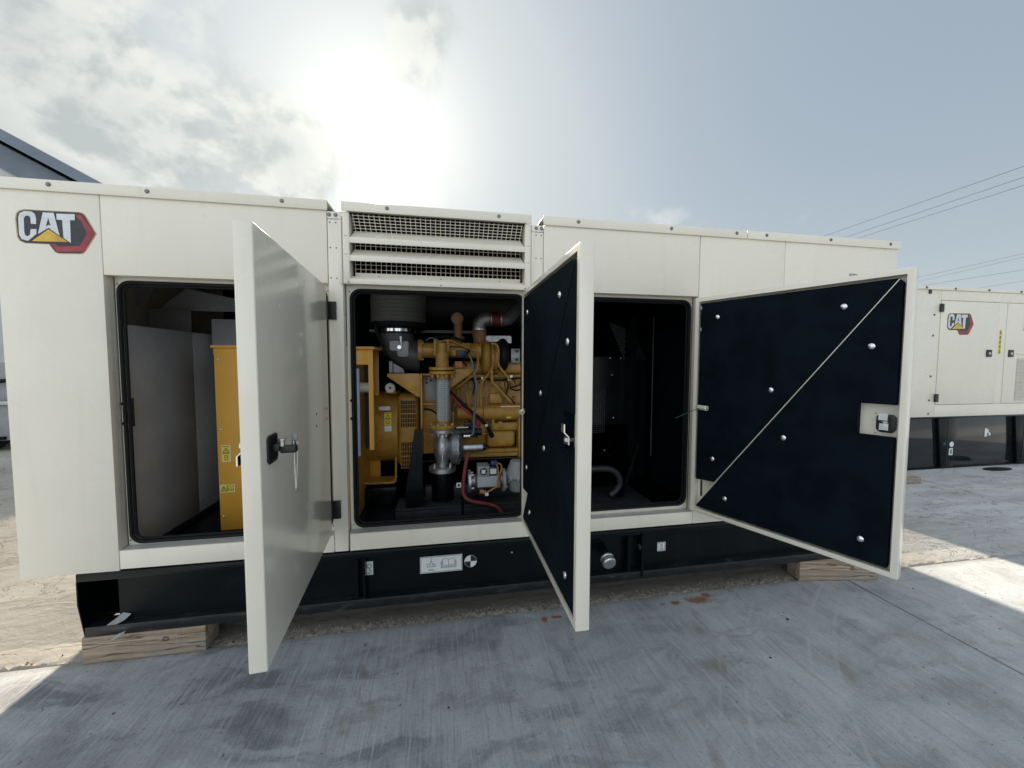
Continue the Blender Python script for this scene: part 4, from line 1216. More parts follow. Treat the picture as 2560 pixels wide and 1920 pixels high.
# turbocharger
tv = put(MB().lathe((0.322, 0.87, 1.690), (1, 0, 0), [(0, 0.05), (0.005, 0.10), (0.02, 0.135), (0.045, 0.148), (0.070, 0.135), (0.082, 0.10), (0.085, 0.06)], 40), 'turbo_volute', 'machine_yellow_cast', EN, smooth=True, ang=60)
put(MB().lathe((0.405, 0.87, 1.690), (1, 0, 0), [(0, 0.115), (0.018, 0.120), (0.019, 0.105), (0.030, 0.105), (0.032, 0.116), (0.05, 0.116), (0.052, 0.09), (0.07, 0.085)], 36), 'bearing_housing', 'machine_yellow', EN, smooth=True)
for k in range(12):
    a = R(30 * k)
    put(MB().cyl((0.424, 0.87 + 0.111 * math.cos(a), 1.690 + 0.111 * math.sin(a)), (0.432, 0.87 + 0.111 * math.cos(a), 1.690 + 0.111 * math.sin(a)), 0.008, n=6), 'clamp_bolt', 'machine_yellow', EN)
put(MB().lathe((0.468, 0.90, 1.710), (1, 0, 0), [(0, 0.06), (0.004, 0.10), (0.02, 0.130), (0.047, 0.139), (0.075, 0.130), (0.092, 0.10), (0.096, 0.06)], 36), 'compressor_cover', 'rubber', EN, smooth=True, ang=60)
put(MB().cyl((0.316, 0.87, 1.70), (0.316, 0.87, 1.868), 0.052, 0.055).cyl((0.316, 0.87, 1.865), (0.316, 0.87, 1.918), 0.060), 'exhaust_stack', 'brown_cast', EN, smooth=True)
put(MB().lathe((0.316, 0.87, 1.9185), (0, 0, 1), [(0, 0.063), (0.010, 0.063)], 28), 'stack_clamp', 'zinc', EN, smooth=True)
put(MB().tube([(0.316, 0.87, 1.925), (0.318, 0.87, 1.965), (0.335, 0.87, 2.000), (0.37, 0.87, 2.015), (0.400, 0.87, 2.015)], 0.058, 20, 6), 'charge_elbow', 'aluminium_dark', EN, smooth=True)
sl = put(MB().cyl((0.396, 0.87, 2.015), (0.500, 0.87, 2.010), 0.060), 'silicone_sleeve', 'silicone_red', EN, smooth=True)
for xx in (0.405, 0.49):
    put(MB().lathe((xx, 0.87, 2.014), (1, 0, 0), [(0, 0.0625), (0.010, 0.0625)], 24), 'clamp_band', 'zinc', sl, smooth=True)
put(MB().tube([(0.495, 0.87, 2.010), (0.56, 0.88, 2.02), (0.62, 0.92, 2.08), (0.68, 1.0, 2.15)], 0.056, 18, 6), 'exhaust_pipe', 'air_grey', EN, smooth=True)
put(MB().lathe((-0.20, 1.55, 2.20), (1, 0, 0), [(0, 0.05), (0.02, 0.20), (1.3, 0.20), (1.32, 0.05)], 36), 'muffler', 'muffler_dark', EN, smooth=True)
put(MB().prism([(0.37, 1.874), (0.583, 1.876), (0.594, 1.865), (0.594, 1.815), (0.567, 1.815), (0.545, 1.845), (0.52, 1.855), (0.495, 1.848), (0.47, 1.825), (0.37, 1.822)], 0.89, 0.894), 'heat_shield', 'aluminium', EN)
put(MB().prism([(0.583, 1.765), (0.66, 1.765), (0.66, 1.645), (0.583, 1.645)], 0.84, 0.86), 'filter_base', 'aluminium_dark', EN, bevel=0.003)
for z in (1.745, 1.672):
    put(MB().cyl((0.632, 0.84, z), (0.632, 0.832, z), 0.014, n=14), 'nut', 'dark_steel', EN)
# oil and coolant pipes
for pts, r in (([(0.433, 0.79, 1.642), (0.373, 0.77, 1.545), (0.334, 0.765, 1.492), (0.318, 0.765, 1.440), (0.317, 0.765, 1.324), (0.319, 0.765, 1.262)], 0.0095),
               ([(0.402, 0.78, 1.805), (0.445, 0.77, 1.795), (0.464, 0.765, 1.745), (0.461, 0.765, 1.645), (0.490, 0.765, 1.588), (0.598, 0.77, 1.462)], 0.0105),
               ([(0.406, 0.76, 1.588), (0.409, 0.755, 1.500), (0.430, 0.75, 1.465), (0.566, 0.755, 1.318)], 0.0125),
               ([(0.277, 0.75, 1.736), (0.291, 0.745, 1.669), (0.274, 0.745, 1.574), (0.203, 0.745, 1.507), (0.115, 0.75, 1.440)], 0.0115),
               ([(0.13, 0.80, 1.42), (0.135, 0.79, 1.30), (0.15, 0.79, 1.24)], 0.010), ([(0.20, 0.80, 1.40), (0.215, 0.785, 1.33), (0.222, 0.785, 1.25)], 0.009)):
    put(MB().tube(pts, r, 10, 6), 'pipe', 'machine_yellow', EN, smooth=True)
put(MB().cyl((0.317, 0.765, 1.315), (0.317, 0.765, 1.335), 0.015, n=6).cyl((0.318, 0.765, 1.262), (0.318, 0.765, 1.30), 0.013, n=12), 'pipe_nut', 'machine_yellow', EN)
put(MB().tube([(0.66, 0.76, 1.43), (0.62, 0.755, 1.415), (0.575, 0.755, 1.425), (0.56, 0.755, 1.44), (0.60, 0.755, 1.448), (0.66, 0.76, 1.47)], 0.006, 8, 6), 'cable_loop', 'rubber', EN, smooth=True)

rnd = random.Random(5)
for k in range(34):
    x, z = rnd.uniform(0.09, 0.62), rnd.choice([rnd.uniform(1.30, 1.50), rnd.uniform(1.18, 1.50), rnd.uniform(0.96, 1.12)])
    r_ = rnd.uniform(0.006, 0.011)
    put(MB().cyl((x, 0.8395, z), (x, 0.822 - rnd.uniform(0, 0.012), z), r_, n=6), 'block_bolt', rnd.choice(['machine_yellow', 'machine_yellow_cast', 'dark_steel']), EN)
for k in range(9):
    x = 0.10 + k * 0.062
    put(MB().lathe((x, 0.83, 1.5305), (0, -1, 0), [(0, 0.010), (0.010, 0.010), (0.012, 0.006)], 6), 'head_bolt', 'machine_yellow', EN)
for pts, r_, mt in (([(0.085, 0.79, 1.52), (0.20, 0.775, 1.505), (0.33, 0.78, 1.515), (0.47, 0.775, 1.50), (0.66, 0.79, 1.52)], 0.008, 'rubber'),
                    ([(0.22, 0.76, 1.70), (0.26, 0.75, 1.62), (0.24, 0.76, 1.54), (0.265, 0.77, 1.46), (0.25, 0.78, 1.38)], 0.006, 'rubber'),
                    ([(0.36, 0.78, 1.47), (0.375, 0.775, 1.40), (0.36, 0.77, 1.33), (0.38, 0.77, 1.29)], 0.005, 'wire_tan'),
                    ([(0.10, 0.75, 1.36), (0.14, 0.74, 1.29), (0.20, 0.74, 1.20), (0.26, 0.73, 1.12), (0.28, 0.73, 1.03)], 0.006, 'rubber'),
                    ([(0.53, 0.77, 1.52), (0.545, 0.765, 1.45), (0.53, 0.77, 1.38), (0.60, 0.77, 1.31)], 0.0065, 'rubber'),
                    ([(0.10, 0.74, 1.10), (0.18, 0.73, 1.07), (0.26, 0.73, 1.075), (0.36, 0.73, 1.06)], 0.007, 'machine_yellow'),
                    ([(-0.14, 0.70, 1.28), (-0.08, 0.69, 1.27), (-0.03, 0.69, 1.22), (-0.02, 0.69, 1.12)], 0.006, 'rubber'),
                    ([(-0.12, 0.74, 1.82), (-0.08, 0.72, 1.84), (-0.02, 0.72, 1.82), (0.01, 0.70, 1.80)], 0.006, 'hose_grey'),
                    ([(0.22, 0.72, 1.74), (0.19, 0.70, 1.70), (0.17, 0.69, 1.655), (0.20, 0.69, 1.62)], 0.006, 'rubber')):
    put(MB().tube(pts, r_, 8, 6), 'wiring', mt, EN, smooth=True)
for (x, z) in ((0.135, 1.508), (0.33, 1.515), (0.55, 1.507)):
    put(bx(x - 0.008, x + 0.008, 0.765, 0.80, z - 0.014, z + 0.014), 'cable_clip', 'zinc', EN, bevel=0.002)
put(bx(0.175, 0.245, 0.70, 0.74, 1.135, 1.165), 'starter_terminal', 'dark_steel', EN, bevel=0.003)
put(MB().lathe((0.10, 0.74, 1.08), (1, 0, 0), [(0, 0.03), (0.005, 0.042), (0.16, 0.042), (0.165, 0.030), (0.22, 0.030)], 24), 'starter_motor', 'dark_steel', EN, smooth=True)
put(MB().cyl((0.085, 0.655, 1.235), (0.085, 0.655, 1.255), 0.010, n=8).cyl((0.085, 0.655, 1.14), (0.085, 0.655, 1.235), 0.0045, n=8), 'drain_cock', 'zinc', EN, smooth=True)
put(bx(0.11, 0.20, 0.60, 0.606, 1.138, 1.146), 'cock_lever', 'zinc', EN)

# ------- gas regulator column
GR = thing('gas_regulator', 'silver gas pressure regulator under a braided steel hose in the middle doorway', 'gas regulator', (0.0, 0.55, 0.60))
put(MB().cyl((0.005, 0.55, 1.612), (0.005, 0.55, 1.72), 0.050, 0.047).cyl((0.005, 0.55, 1.72), (0.005, 0.55, 1.79), 0.036), 'gas_pipe', 'machine_yellow_cast', GR, smooth=True)
for (z0, z1) in ((1.590, 1.613), (1.560, 1.583)):
    put(MB().lathe((0.005, 0.55, z0), (0, 0, 1), [(0, 0.094), (0.002, 0.098), (z1 - z0 - 0.002, 0.098), (z1 - z0, 0.094)], 36), 'pipe_flange', 'machine_yellow', GR, smooth=True)
put(MB().lathe((0.005, 0.55, 1.5832), (0, 0, 1), [(0, 0.090), (0.0066, 0.090)], 32), 'flange_gasket', 'rubber', GR)
for k in range(8):
    a = R(45 * k + 22)
    put(MB().cyl((0.005 + 0.078 * math.cos(a), 0.55 + 0.078 * math.sin(a), 1.535), (0.005 + 0.078 * math.cos(a), 0.55 + 0.078 * math.sin(a), 1.5598), 0.012, n=6), 'flange_nut', 'machine_yellow', GR)
put(MB().cyl((0.008, 0.55, 1.522), (0.008, 0.55, 1.5598), 0.046), 'hose_collar', 'machine_yellow', GR, smooth=True)
put(MB().lathe((0.010, 0.55, 1.208), (0, 0, 1), [(0, 0.046), (0.02, 0.050), (0.295, 0.050), (0.315, 0.046)], 40), 'braided_hose', 'braided_steel', GR, smooth=True)
put(MB().cyl((0.008, 0.55, 1.182), (0.008, 0.55, 1.210), 0.047), 'hose_collar', 'machine_yellow', GR, smooth=True)
put(MB().lathe((0.002, 0.55, 1.152), (0, 0, 1), [(0, 0.092), (0.003, 0.096), (0.026, 0.096), (0.029, 0.090)], 36), 'pipe_flange', 'machine_yellow', GR, smooth=True)
put(MB().lathe((0.002, 0.55, 1.122), (0, 0, 1), [(0, 0.092), (0.003, 0.099), (0.024, 0.099), (0.028, 0.095)], 36), 'body_flange', 'aluminium', GR, smooth=True)
for a in (250, 290, 200, 340):
    xx, yy = 0.002 + 0.082 * math.cos(R(a)), 0.55 + 0.082 * math.sin(R(a))
    put(MB().cyl((xx, yy, 1.100), (xx, yy, 1.122), 0.011, n=6).cyl((xx, yy, 1.181), (xx, yy, 1.193), 0.012, n=6), 'flange_bolt', 'zinc', GR)
body = put(MB().lathe((0.002, 0.55, 0.862), (0, 0, 1), [(0, 0.046), (0.04, 0.046), (0.07, 0.058), (0.11, 0.066), (0.16, 0.066), (0.20, 0.056), (0.23, 0.044), (0.262, 0.044)], 32), 'valve_body', 'aluminium', GR, smooth=True)
put(bx(-0.003, 0.006, 0.476, 0.51, 0.875, 0.96).box(-0.003, 0.006, 0.476, 0.51, 1.05, 1.115), 'cast_rib', 'aluminium', body, bevel=0.002)
put(MB().lathe((0.008, 0.484, 1.005), (0, -1, 0), [(0, 0.014), (0.005, 0.014), (0.005, 0.009), (0.008, 0.007)], 14), 'plug', 'zinc', body)
put(MB().lathe((0.058, 0.55, 1.000), (1, 0, 0), [(-0.03, 0.05), (0, 0.085), (0.010, 0.116), (0.030, 0.124), (0.045, 0.126), (0.047, 0.132), (0.062, 0.132), (0.064, 0.122), (0.085, 0.100), (0.100, 0.060)], 40), 'diaphragm_case', 'aluminium_dark', GR, smooth=True)
for k in range(12):
    a = R(30 * k + 10)
    yy, zz = 0.55 + 0.124 * math.cos(a), 1.0 + 0.124 * math.sin(a)
    put(MB().cyl((0.098, yy, zz), (0.128, yy, zz), 0.007, n=6), 'case_bolt', 'zinc', GR)
put(MB().lathe((0.155, 0.55, 0.993), (1, 0, 0), [(0, 0.034), (0.075, 0.034), (0.076, 0.037), (0.10, 0.037), (0.101, 0.034), (0.152, 0.034)], 24), 'spring_tube', 'aluminium', GR, smooth=True)
put(MB().lathe((0.3075, 0.55, 0.993), (1, 0, 0), [(0, 0.030), (0.022, 0.028), (0.028, 0.020)], 12), 'spring_cap', 'plastic_black', GR, smooth=True)
put(MB().lathe((0.002, 0.55, 0.822), (0, 0, 1), [(0, 0.098), (0.003, 0.102), (0.034, 0.102), (0.038, 0.096), (0.0395, 0.05)], 36), 'body_flange', 'aluminium', GR, smooth=True)
put(MB().cyl((0.002, 0.55, 0.60), (0.002, 0.55, 0.8215), 0.085), 'inlet_pipe', 'skid_black', GR, smooth=True)
for xx in (-0.055, 0.060):
    put(MB().cyl((xx, 0.48, 0.862), (xx, 0.48, 0.888), 0.012, n=6).cyl((xx, 0.48, 0.888), (xx, 0.48, 0.900), 0.006, n=10), 'stud', 'zinc', GR)
put(bx(0.098, 0.131, 0.345, 0.350, 0.752, 0.786), 'indicator_plate', 'label_white', GR)
put(MB().lathe((0.1145, 0.345, 0.769), (0, -1, 0), [(0, 0.009), (0.004, 0.009)], 12), 'indicator_knob', 'plastic_black', GR)

# ------- pipe stand and base beams
PS = thing('pipe_stand', 'black tapered steel pipe stand beside the silver regulator', 'stand', (-0.17, 0.45, 0.52))
put(MB().prism([(-0.193, 1.170), (-0.148, 1.170), (-0.150, 0.605), (-0.262, 0.605), (-0.262, 0.70)], 0.40, 0.408), 'front_plate', 'skid_black', PS)
put(bx(-0.1475, -0.140, 0.40, 0.52, 0.605, 1.172), 'side_plate', 'skid_black', PS)
put(bx(-0.33, 0.66, 0.385, 0.62, 0.585, 0.604).box(-0.33, 0.66, 0.385, 0.395, 0.513, 0.5845).box(-0.13, 0.66, 0.56, 0.62, 0.6045, 0.70), 'base_beam', 'dark_steel', PS, bevel=0.003)
put(bx(0.135, 0.150, 0.37, 0.40, 0.53, 0.72), 'hose_clip_post', 'skid_black', PS)

# ------- solenoid valve and grey regulator
SV = thing('solenoid_valve', 'grey solenoid gas valve with flanges and tan wiring at the bottom of the middle doorway', 'valve', (0.32, 0.36, 0.60))
put(MB().lathe((0.183, 0.37, 0.788), (1, 0, 0), [(0, 0.082), (0.018, 0.082)], 32), 'flange', 'aluminium', SV, smooth=True)
put(MB().lathe((0.430, 0.37, 0.785), (1, 0, 0), [(0, 0.084), (0.022, 0.084)], 32), 'flange', 'grey_paint', SV, smooth=True)
for k in range(4):
    a = R(90 * k + 40)
    yy, zz = 0.37 + 0.066 * math.cos(a), 0.788 + 0.066 * math.sin(a)
    put(MB().cyl((0.2015, yy, zz), (0.222, yy, zz), 0.011, n=6), 'flange_bolt', 'zinc', SV)
    put(MB().cyl((0.452, yy, zz), (0.466, yy, zz), 0.010, n=6), 'flange_bolt', 'zinc', SV)
put(MB().lathe((0.201, 0.37, 0.788), (1, 0, 0), [(0, 0.046), (0.03, 0.046), (0.05, 0.062), (0.19, 0.062), (0.21, 0.05), (0.229, 0.05)], 24), 'valve_body', 'aluminium_dark', SV, smooth=True)
put(bx(0.245, 0.40, 0.305, 0.40, 0.755, 0.838), 'body_block', 'dark_grey_paint', SV, bevel=0.006)
ab = put(bx(0.247, 0.330, 0.290, 0.40, 0.8385, 0.912), 'coil_box', 'grey_paint', SV, bevel=0.003)
put(MB().lathe((0.286, 0.290, 0.876), (0, -1, 0), [(0, 0.025), (0.004, 0.025), (0.006, 0.022)], 24), 'coil_cap', 'plastic_black', ab, smooth=True)
put(bx(0.273, 0.299, 0.2825, 0.284, 0.863, 0.889), 'label', 'label_white', ab)
put(bx(0.3305, 0.385, 0.300, 0.39, 0.840, 0.905), 'terminal_cover', 'plastic_black', SV, bevel=0.004)
put(bx(0.336, 0.380, 0.2985, 0.2998, 0.852, 0.890), 'label', 'label_white', SV)
put(bx(0.345, 0.392, 0.315, 0.36, 0.908, 0.937), 'plug', 'plug_blue', SV, bevel=0.006)
put(MB().tube([(0.388, 0.33, 0.925), (0.420, 0.325, 0.905), (0.414, 0.32, 0.857), (0.394, 0.31, 0.799), (0.391, 0.30, 0.768), (0.345, 0.295, 0.738), (0.305, 0.30, 0.720)], 0.0055, 8, 6), 'wire', 'wire_tan', SV, smooth=True)
put(MB().tube([(0.385, 0.31, 0.92), (0.395, 0.30, 0.86), (0.388, 0.30, 0.80), (0.395, 0.30, 0.755), (0.405, 0.30, 0.765), (0.398, 0.30, 0.80)], 0.005, 8, 6), 'wire', 'wire_tan', SV, smooth=True)
put(MB().cyl((0.300, 0.30, 0.722), (0.262, 0.30, 0.730), 0.014, n=14), 'connector', 'wire_tan', SV, smooth=True)
put(bx(0.298, 0.322, 0.285, 0.287, 0.700, 0.722), 'wire_tag', 'label_white', SV)
put(bx(0.255, 0.30, 0.30, 0.36, 0.69, 0.750), 'lower_block', 'plastic_black', SV, bevel=0.005)

PR = thing('pressure_regulator', 'light grey domed pressure regulator beside the solenoid valve, half hidden by the open door', 'regulator', (0.54, 0.37, 0.62))
put(MB().lathe((0.545, 0.37, 0.700), (0, 0, 1), [(0, 0.05), (0.02, 0.062), (0.09, 0.066), (0.10, 0.088), (0.115, 0.092), (0.125, 0.088), (0.15, 0.080), (0.19, 0.062), (0.225, 0.050), (0.232, 0.02)], 36), 'dome', 'grey_paint', PR, smooth=True)
put(MB().cyl((0.470, 0.37, 0.785), (0.52, 0.37, 0.785), 0.032), 'inlet', 'grey_paint', PR, smooth=True)
for a in (230, 265, 300):
    put(MB().cyl((0.545 + 0.088 * math.cos(R(a)), 0.37 + 0.088 * math.sin(R(a)), 0.796), (0.545 + 0.088 * math.cos(R(a)), 0.37 + 0.088 * math.sin(R(a)), 0.829), 0.006, n=8), 'dome_bolt', 'zinc', PR)

# ------- hoses
tag(put(MB().tube([(0.186, 0.42, 0.98), (0.165, 0.40, 0.88), (0.148, 0.385, 0.755), (0.154, 0.37, 0.685), (0.210, 0.36, 0.640), (0.315, 0.35, 0.620), (0.39, 0.34, 0.592), (0.435, 0.33, 0.535), (0.44, 0.34, 0.515)], 0.0145, 12, 7), 'rubber_hose', 'hose_red', smooth=True),
    'dull red rubber hose curving down to the floor of the middle doorway', 'hose')
tag(put(MB().tube([(0.205, 0.52, 1.715), (0.237, 0.51, 1.605), (0.257, 0.50, 1.455), (0.250, 0.50, 1.34), (0.238, 0.50, 1.22), (0.234, 0.50, 1.13), (0.218, 0.50, 1.098), (0.160, 0.50, 1.092)], 0.0085, 10, 7), 'steel_hose', 'hose_grey', smooth=True),
    'thin grey steel hose hanging in front of the engine down to the regulator', 'hose')
hf = MB()
for x in (0.166, 0.182, 0.200):
    hf.cyl((x - 0.006, 0.50, 1.093), (x + 0.006, 0.50, 1.093), 0.013, n=12)
tag(put(hf, 'hose_fitting', 'chrome', smooth=True), 'bright chrome hose fitting beside the silver regulator', 'fitting')
CB = tag(put(MB().tube([(0.055, 0.63, 1.425), (0.125, 0.60, 1.362), (0.191, 0.59, 1.296), (0.269, 0.59, 1.228), (0.340, 0.59, 1.161), (0.365, 0.60, 1.118), (0.388, 0.62, 1.068)], 0.0125, 10, 6), 'battery_cable', 'rubber', smooth=True),
         'thick black cable with a white tag running across the engine', 'cable')
put(MB().cyl((0.372, 0.60, 1.10), (0.392, 0.62, 1.062), 0.020, n=14), 'cable_boot', 'plastic_black', CB, smooth=True)
put(bx(0.331, 0.350, 0.574, 0.576, 1.148, 1.168), 'cable_tag', 'label_white', CB)
CR = tag(put(MB().tube([(0.050, 0.63, 1.420), (0.090, 0.60, 1.375), (0.124, 0.59, 1.330), (0.191, 0.585, 1.264), (0.238, 0.59, 1.232), (0.268, 0.60, 1.187), (0.292, 0.61, 1.130)], 0.0085, 10, 6), 'battery_cable', 'wire_red', smooth=True),
         'red cable running under the black cable across the engine', 'cable')
put(bx(0.262, 0.285, 0.59, 0.612, 1.140, 1.205), 'cable_boot', 'wire_red', CR, bevel=0.006)

# thin green door stay cords
for pts, lab in (([(0.510, -0.085, 1.352), (0.49, -0.02, 1.31), (0.475, 0.08, 1.25), (0.480, 0.12, 1.17)], 'thin green cord from the middle door into the engine bay'),
                 ([(1.662, -0.140, 1.352), (1.655, -0.05, 1.315), (1.640, 0.085, 1.255)], 'thin green cord from the right door to the door frame')):
    tag(put(MB().tube(pts, 0.0022, 6, 5), 'door_cord', 'wire_green', smooth=True), lab, 'cord')

# ------- right bay: radiator
RD = thing('radiator', 'black radiator cowl and hose deep in the dark right doorway', 'radiator', (1.4, 0.9, 0.52))
put(bx(1.10, 1.62, 0.80, 0.84, 1.10, 1.70), 'side_shield', 'skid_black', RD)
put(bx(1.60, 1.66, 0.70, 1.80, 0.62, 2.05), 'core_frame', 'skid_black', RD)
m = MB()
for k in range(36):
    z = 0.70 + k * 0.036
    m.box(1.596, 1.5995, 0.75, 1.75, z, z + 0.006)
tag(put(m, 'core_fins', 'skid_black', RD), kind='stuff')
gm = MB()
for k in range(13):
    s = k / 12
    gm.cyl((1.45 + 0.15 * s, 0.795, 2.0 - 0.32 * s), (1.64 + 0.17 * s, 0.795, 1.93 - 0.25 * s), 0.0025, n=5)
for k in range(9):
    s = k / 8
    gm.cyl((1.45 + 0.19 * s, 0.798, 2.0 - 0.07 * s), (1.60 + 0.21 * s, 0.798, 1.68), 0.0025, n=5)
tag(put(gm, 'fan_guard', 'dark_steel', RD), kind='stuff')
put(MB().prism([(1.60, 1.68), (1.81, 1.68), (1.81, 0.62), (1.60, 0.62)], 0.80, 0.81), 'cowl_panel', 'skid_black', RD)
put(bx(1.866, 1.872, 0.79, 0.80, 0.80, 2.06), 'edge_strip', 'hose_grey', RD)
put(bx(1.604, 1.608, 0.79, 0.7995, 1.10, 1.68), 'edge_strip', 'hose_grey', RD)
put(MB().prism([(1.45, 2.0), (1.64, 1.93), (1.81, 1.682), (1.60, 1.682)], 0.800, 0.806), 'cowl_slope', 'skid_black', RD)
put(MB().prism([(1.30, 1.64), (1.40, 1.64), (1.486, 1.43), (1.30, 1.43)], 0.785, 0.790), 'cowl_slope', 'skid_black', RD)
gm = MB()
for k in range(22):
    z = 1.03 + k * 0.018
    gm.box(1.13, 1.42, 0.797, 0.7995, z, z + 0.003)
for k in range(16):
    x = 1.13 + k * 0.019
    gm.box(x, x + 0.003, 0.7945, 0.797, 1.03, 1.42)
tag(put(gm, 'side_grille', 'dark_steel', RD), kind='stuff')
put(MB().tube([(0.95, 0.46, 0.805), (1.20, 0.45, 0.808), (1.32, 0.45, 0.798), (1.385, 0.45, 0.745), (1.400, 0.45, 0.67), (1.36, 0.45, 0.61), (1.32, 0.45, 0.585)], 0.026, 14, 6), 'coolant_hose', 'dark_steel', RD, smooth=True)
put(bx(0.80, 1.62, 0.35, 0.75, 0.513, 0.560), 'floor_beam', 'dark_steel', RD, bevel=0.004)
put(MB().prism([(1.545, 0.99), (1.560, 0.99), (1.430, 0.57), (1.400, 0.57)], 0.44, 0.50), 'strut', 'skid_black', RD)
for x, z in ((1.46, 1.69), (1.56, 1.69), (1.48, 1.54), (1.50, 1.16), (1.42, 0.87)):
    put(MB().dome((x, 0.7945, z), (0, -1, 0), 0.007, 0.005, 8, 3), 'bolt', 'zinc', RD, smooth=True)

# ================================================================== timber under the skid
def block(x0, x1, y0, y1, z1, label, rot=0.0, mat='wood'):
    cx, cy = (x0 + x1) / 2, (y0 + y1) / 2
    m = bx(x0 - cx, x1 - cx, y0 - cy, y1 - cy, 0.0, z1)
    o = put(m, 'timber_block', mat, bevel=0.004)
    o.location = (cx, cy, 0.001)
    o.rotation_euler = (0, 0, rot)
    return tag(o, label, 'timber block', 'timber blocks under the generators')


block(-1.932, -1.335, -0.006, 0.130, 0.1485, 'weathered timber block with a knot under the left end of the black skid')
block(2.660, 3.270, -0.050, 0.082, 0.1485, 'weathered timber block under the right end of the black skid, below the right door', R(-9.0))
block(5.95, 6.48, 1.735, 1.82, 0.085, 'short orange-brown timber offcut lying on the concrete near the rear generator')
# crumpled label litter on the skid flange by the left block
lt = MB()
pts = [(-1.800, 0.022, 0.1505), (-1.770, 0.004, 0.1535), (-1.733, 0.040, 0.195), (-1.710, 0.046, 0.212), (-1.752, 0.052, 0.222), (-1.785, 0.048, 0.19)]
tag(put(lt.add([(-1.815, -0.003, 0.2065), (-1.765, -0.0045, 0.2075), (-1.742, 0.020, 0.216), (-1.795, 0.024, 0.220), (-1.728, 0.046, 0.232), (-1.768, 0.048, 0.243)], [(0, 1, 2, 3), (3, 2, 4, 5)]), 'litter_label', 'paper', smooth=True),
    'torn grey paper label lying on the skid flange above the left timber block', 'litter')
tag(put(MB().add([(-1.765, -0.052, 0.1525), (-1.745, -0.050, 0.153), (-1.715, -0.035, 0.168), (-1.712, -0.020, 0.175), (-1.742, -0.025, 0.168)], [(0, 1, 2, 3, 4)]), 'litter_scrap', 'paper', smooth=True),
    'small white scrap of paper on top of the left timber block', 'litter')
# a few loose pebbles on the slab
for i, (x, y, s) in enumerate(((2.18, -0.36, 0.010), (1.80, -0.62, 0.007), (0.02, -0.62, 0.006), (-0.45, -0.12, 0.006))):
    m = MB().dome((0, 0, 0), (0, 0, 1), s, s * 0.8, 7, 3)
    o = put(m, 'pebble', 'dark_steel', loc=(x, y, 0.0))
    tag(o, ('dark pebble lying on the pale slab in front of the right timber block', 'dark pebble on the slab between the rust stain and the camera', 'tiny dark pebble on the slab in front of the middle of the generator', 'tiny dark pebble on the slab right of the left open door')[i], 'pebble', 'pebbles on the slab')

# ================================================================== second generator
G = thing('rear_generator', 'smaller cream generator behind on the right, on a tall black tank', 'generator', (6.9, 3.2, 0.0))
FY = 2.25


def gp(name, x0, x1, z0, z1, y0=FY, y1=FY + 0.05, mat='cream', bev=0.004, par=None):
    return put(bx(x0, x1, y0, y1, z0, z1), name, mat, par or G, bevel=bev)


gp('body', 4.30, 10.80, 0.825, 2.770, FY + 0.051, 4.2)
gp('end_panel', 4.30, 7.457, 0.825, 2.755)
gp('header_panel', 7.463, 10.80, 2.607, 2.755)
gp('sill_panel', 7.463, 10.80, 0.825, 1.008)
gp('centre_post', 8.640, 8.800, 1.012, 2.603)
rf = gp('roof_panel', 4.28, 10.82, 2.757, 2.803, FY - 0.02, 4.22)
for xx in (5.2, 5.9, 6.5, 7.135, 7.690, 8.359, 9.024, 9.7):
    inst(BOLT, 'bolt', (xx, FY - 0.02, 2.781), rf).scale = (1.7, 1.7, 1.7)
dA = gp('door', 7.468, 8.633, 1.014, 2.600, FY - 0.004, FY + 0.05)
dB = gp('door', 8.806, 9.900, 1.014, 2.600, FY - 0.004, FY + 0.05)
logo(dA, 7.856, 2.250, FY - 0.004, 1.54)
for zz in (2.490, 1.118):
    h = put(bx(7.425, 7.500, FY - 0.022, FY - 0.0045, zz - 0.062, zz + 0.062), 'hinge', 'plastic_black', dA, bevel=0.008)
for par, xx in ((dA, 8.465), (dB, 8.922)):
    la = put(bx(xx - 0.055, xx + 0.055, FY - 0.016, FY - 0.0045, 1.752, 1.865), 'door_latch', 'plastic_black', par, bevel=0.012)
    put(MB().dome((xx + 0.005, FY - 0.016, 1.808), (0, -1, 0), 0.022, 0.010, 12, 3), 'lock', 'zinc', la, smooth=True)
ys = put(bx(8.662, 8.716, FY - 0.0015, FY, 1.795, 2.180), 'warning_label', 'label_yellow', G)
m = MB()
for k in range(5):
    z = 1.82 + k * 0.073
    m.box(8.670, 8.708, FY - 0.0025, FY - 0.0015, z, z + 0.012).box(8.676, 8.702, FY - 0.0025, FY - 0.0015, z + 0.022, z + 0.042)
put(m, 'label_print', 'label_black', ys)
put(bx(9.060, 9.52, FY - 0.018, FY - 0.0045, 1.795, 1.815), 'rain_drip', 'cream', dB, bevel=0.004)
lv = put(bx(9.065, 9.70, FY - 0.006, FY - 0.0045, 1.055, 1.735), 'louvre_field', 'dark_grey_paint', dB)
for k in range(30):
    z = 1.062 + k * 0.0225
    m = MB().add([(9.068, FY - 0.006, z), (9.697, FY - 0.006, z), (9.697, FY - 0.024, z - 0.002), (9.068, FY - 0.024, z - 0.002), (9.068, FY - 0.006, z + 0.013), (9.697, FY - 0.006, z + 0.013)],
                 [(0, 3, 2, 1), (3, 0, 4), (1, 2, 5), (2, 3, 4, 5)])
    put(m, 'louvre_slat', 'cream', lv)
put(bx(9.163, 9.40, FY - 0.006, FY - 0.0045, 2.17, 2.33), 'model_plate', 'grey_paint', dB)
for zz in (2.383, 2.070, 1.451, 1.084, 0.876):
    inst(BOLT, 'bolt', (7.343, FY, zz), G).scale = (1.5, 1.5, 1.5)
put(bx(7.205, 7.258, FY - 0.008, FY, 2.695, 2.752), 'lifting_slot', 'plastic_black', G)
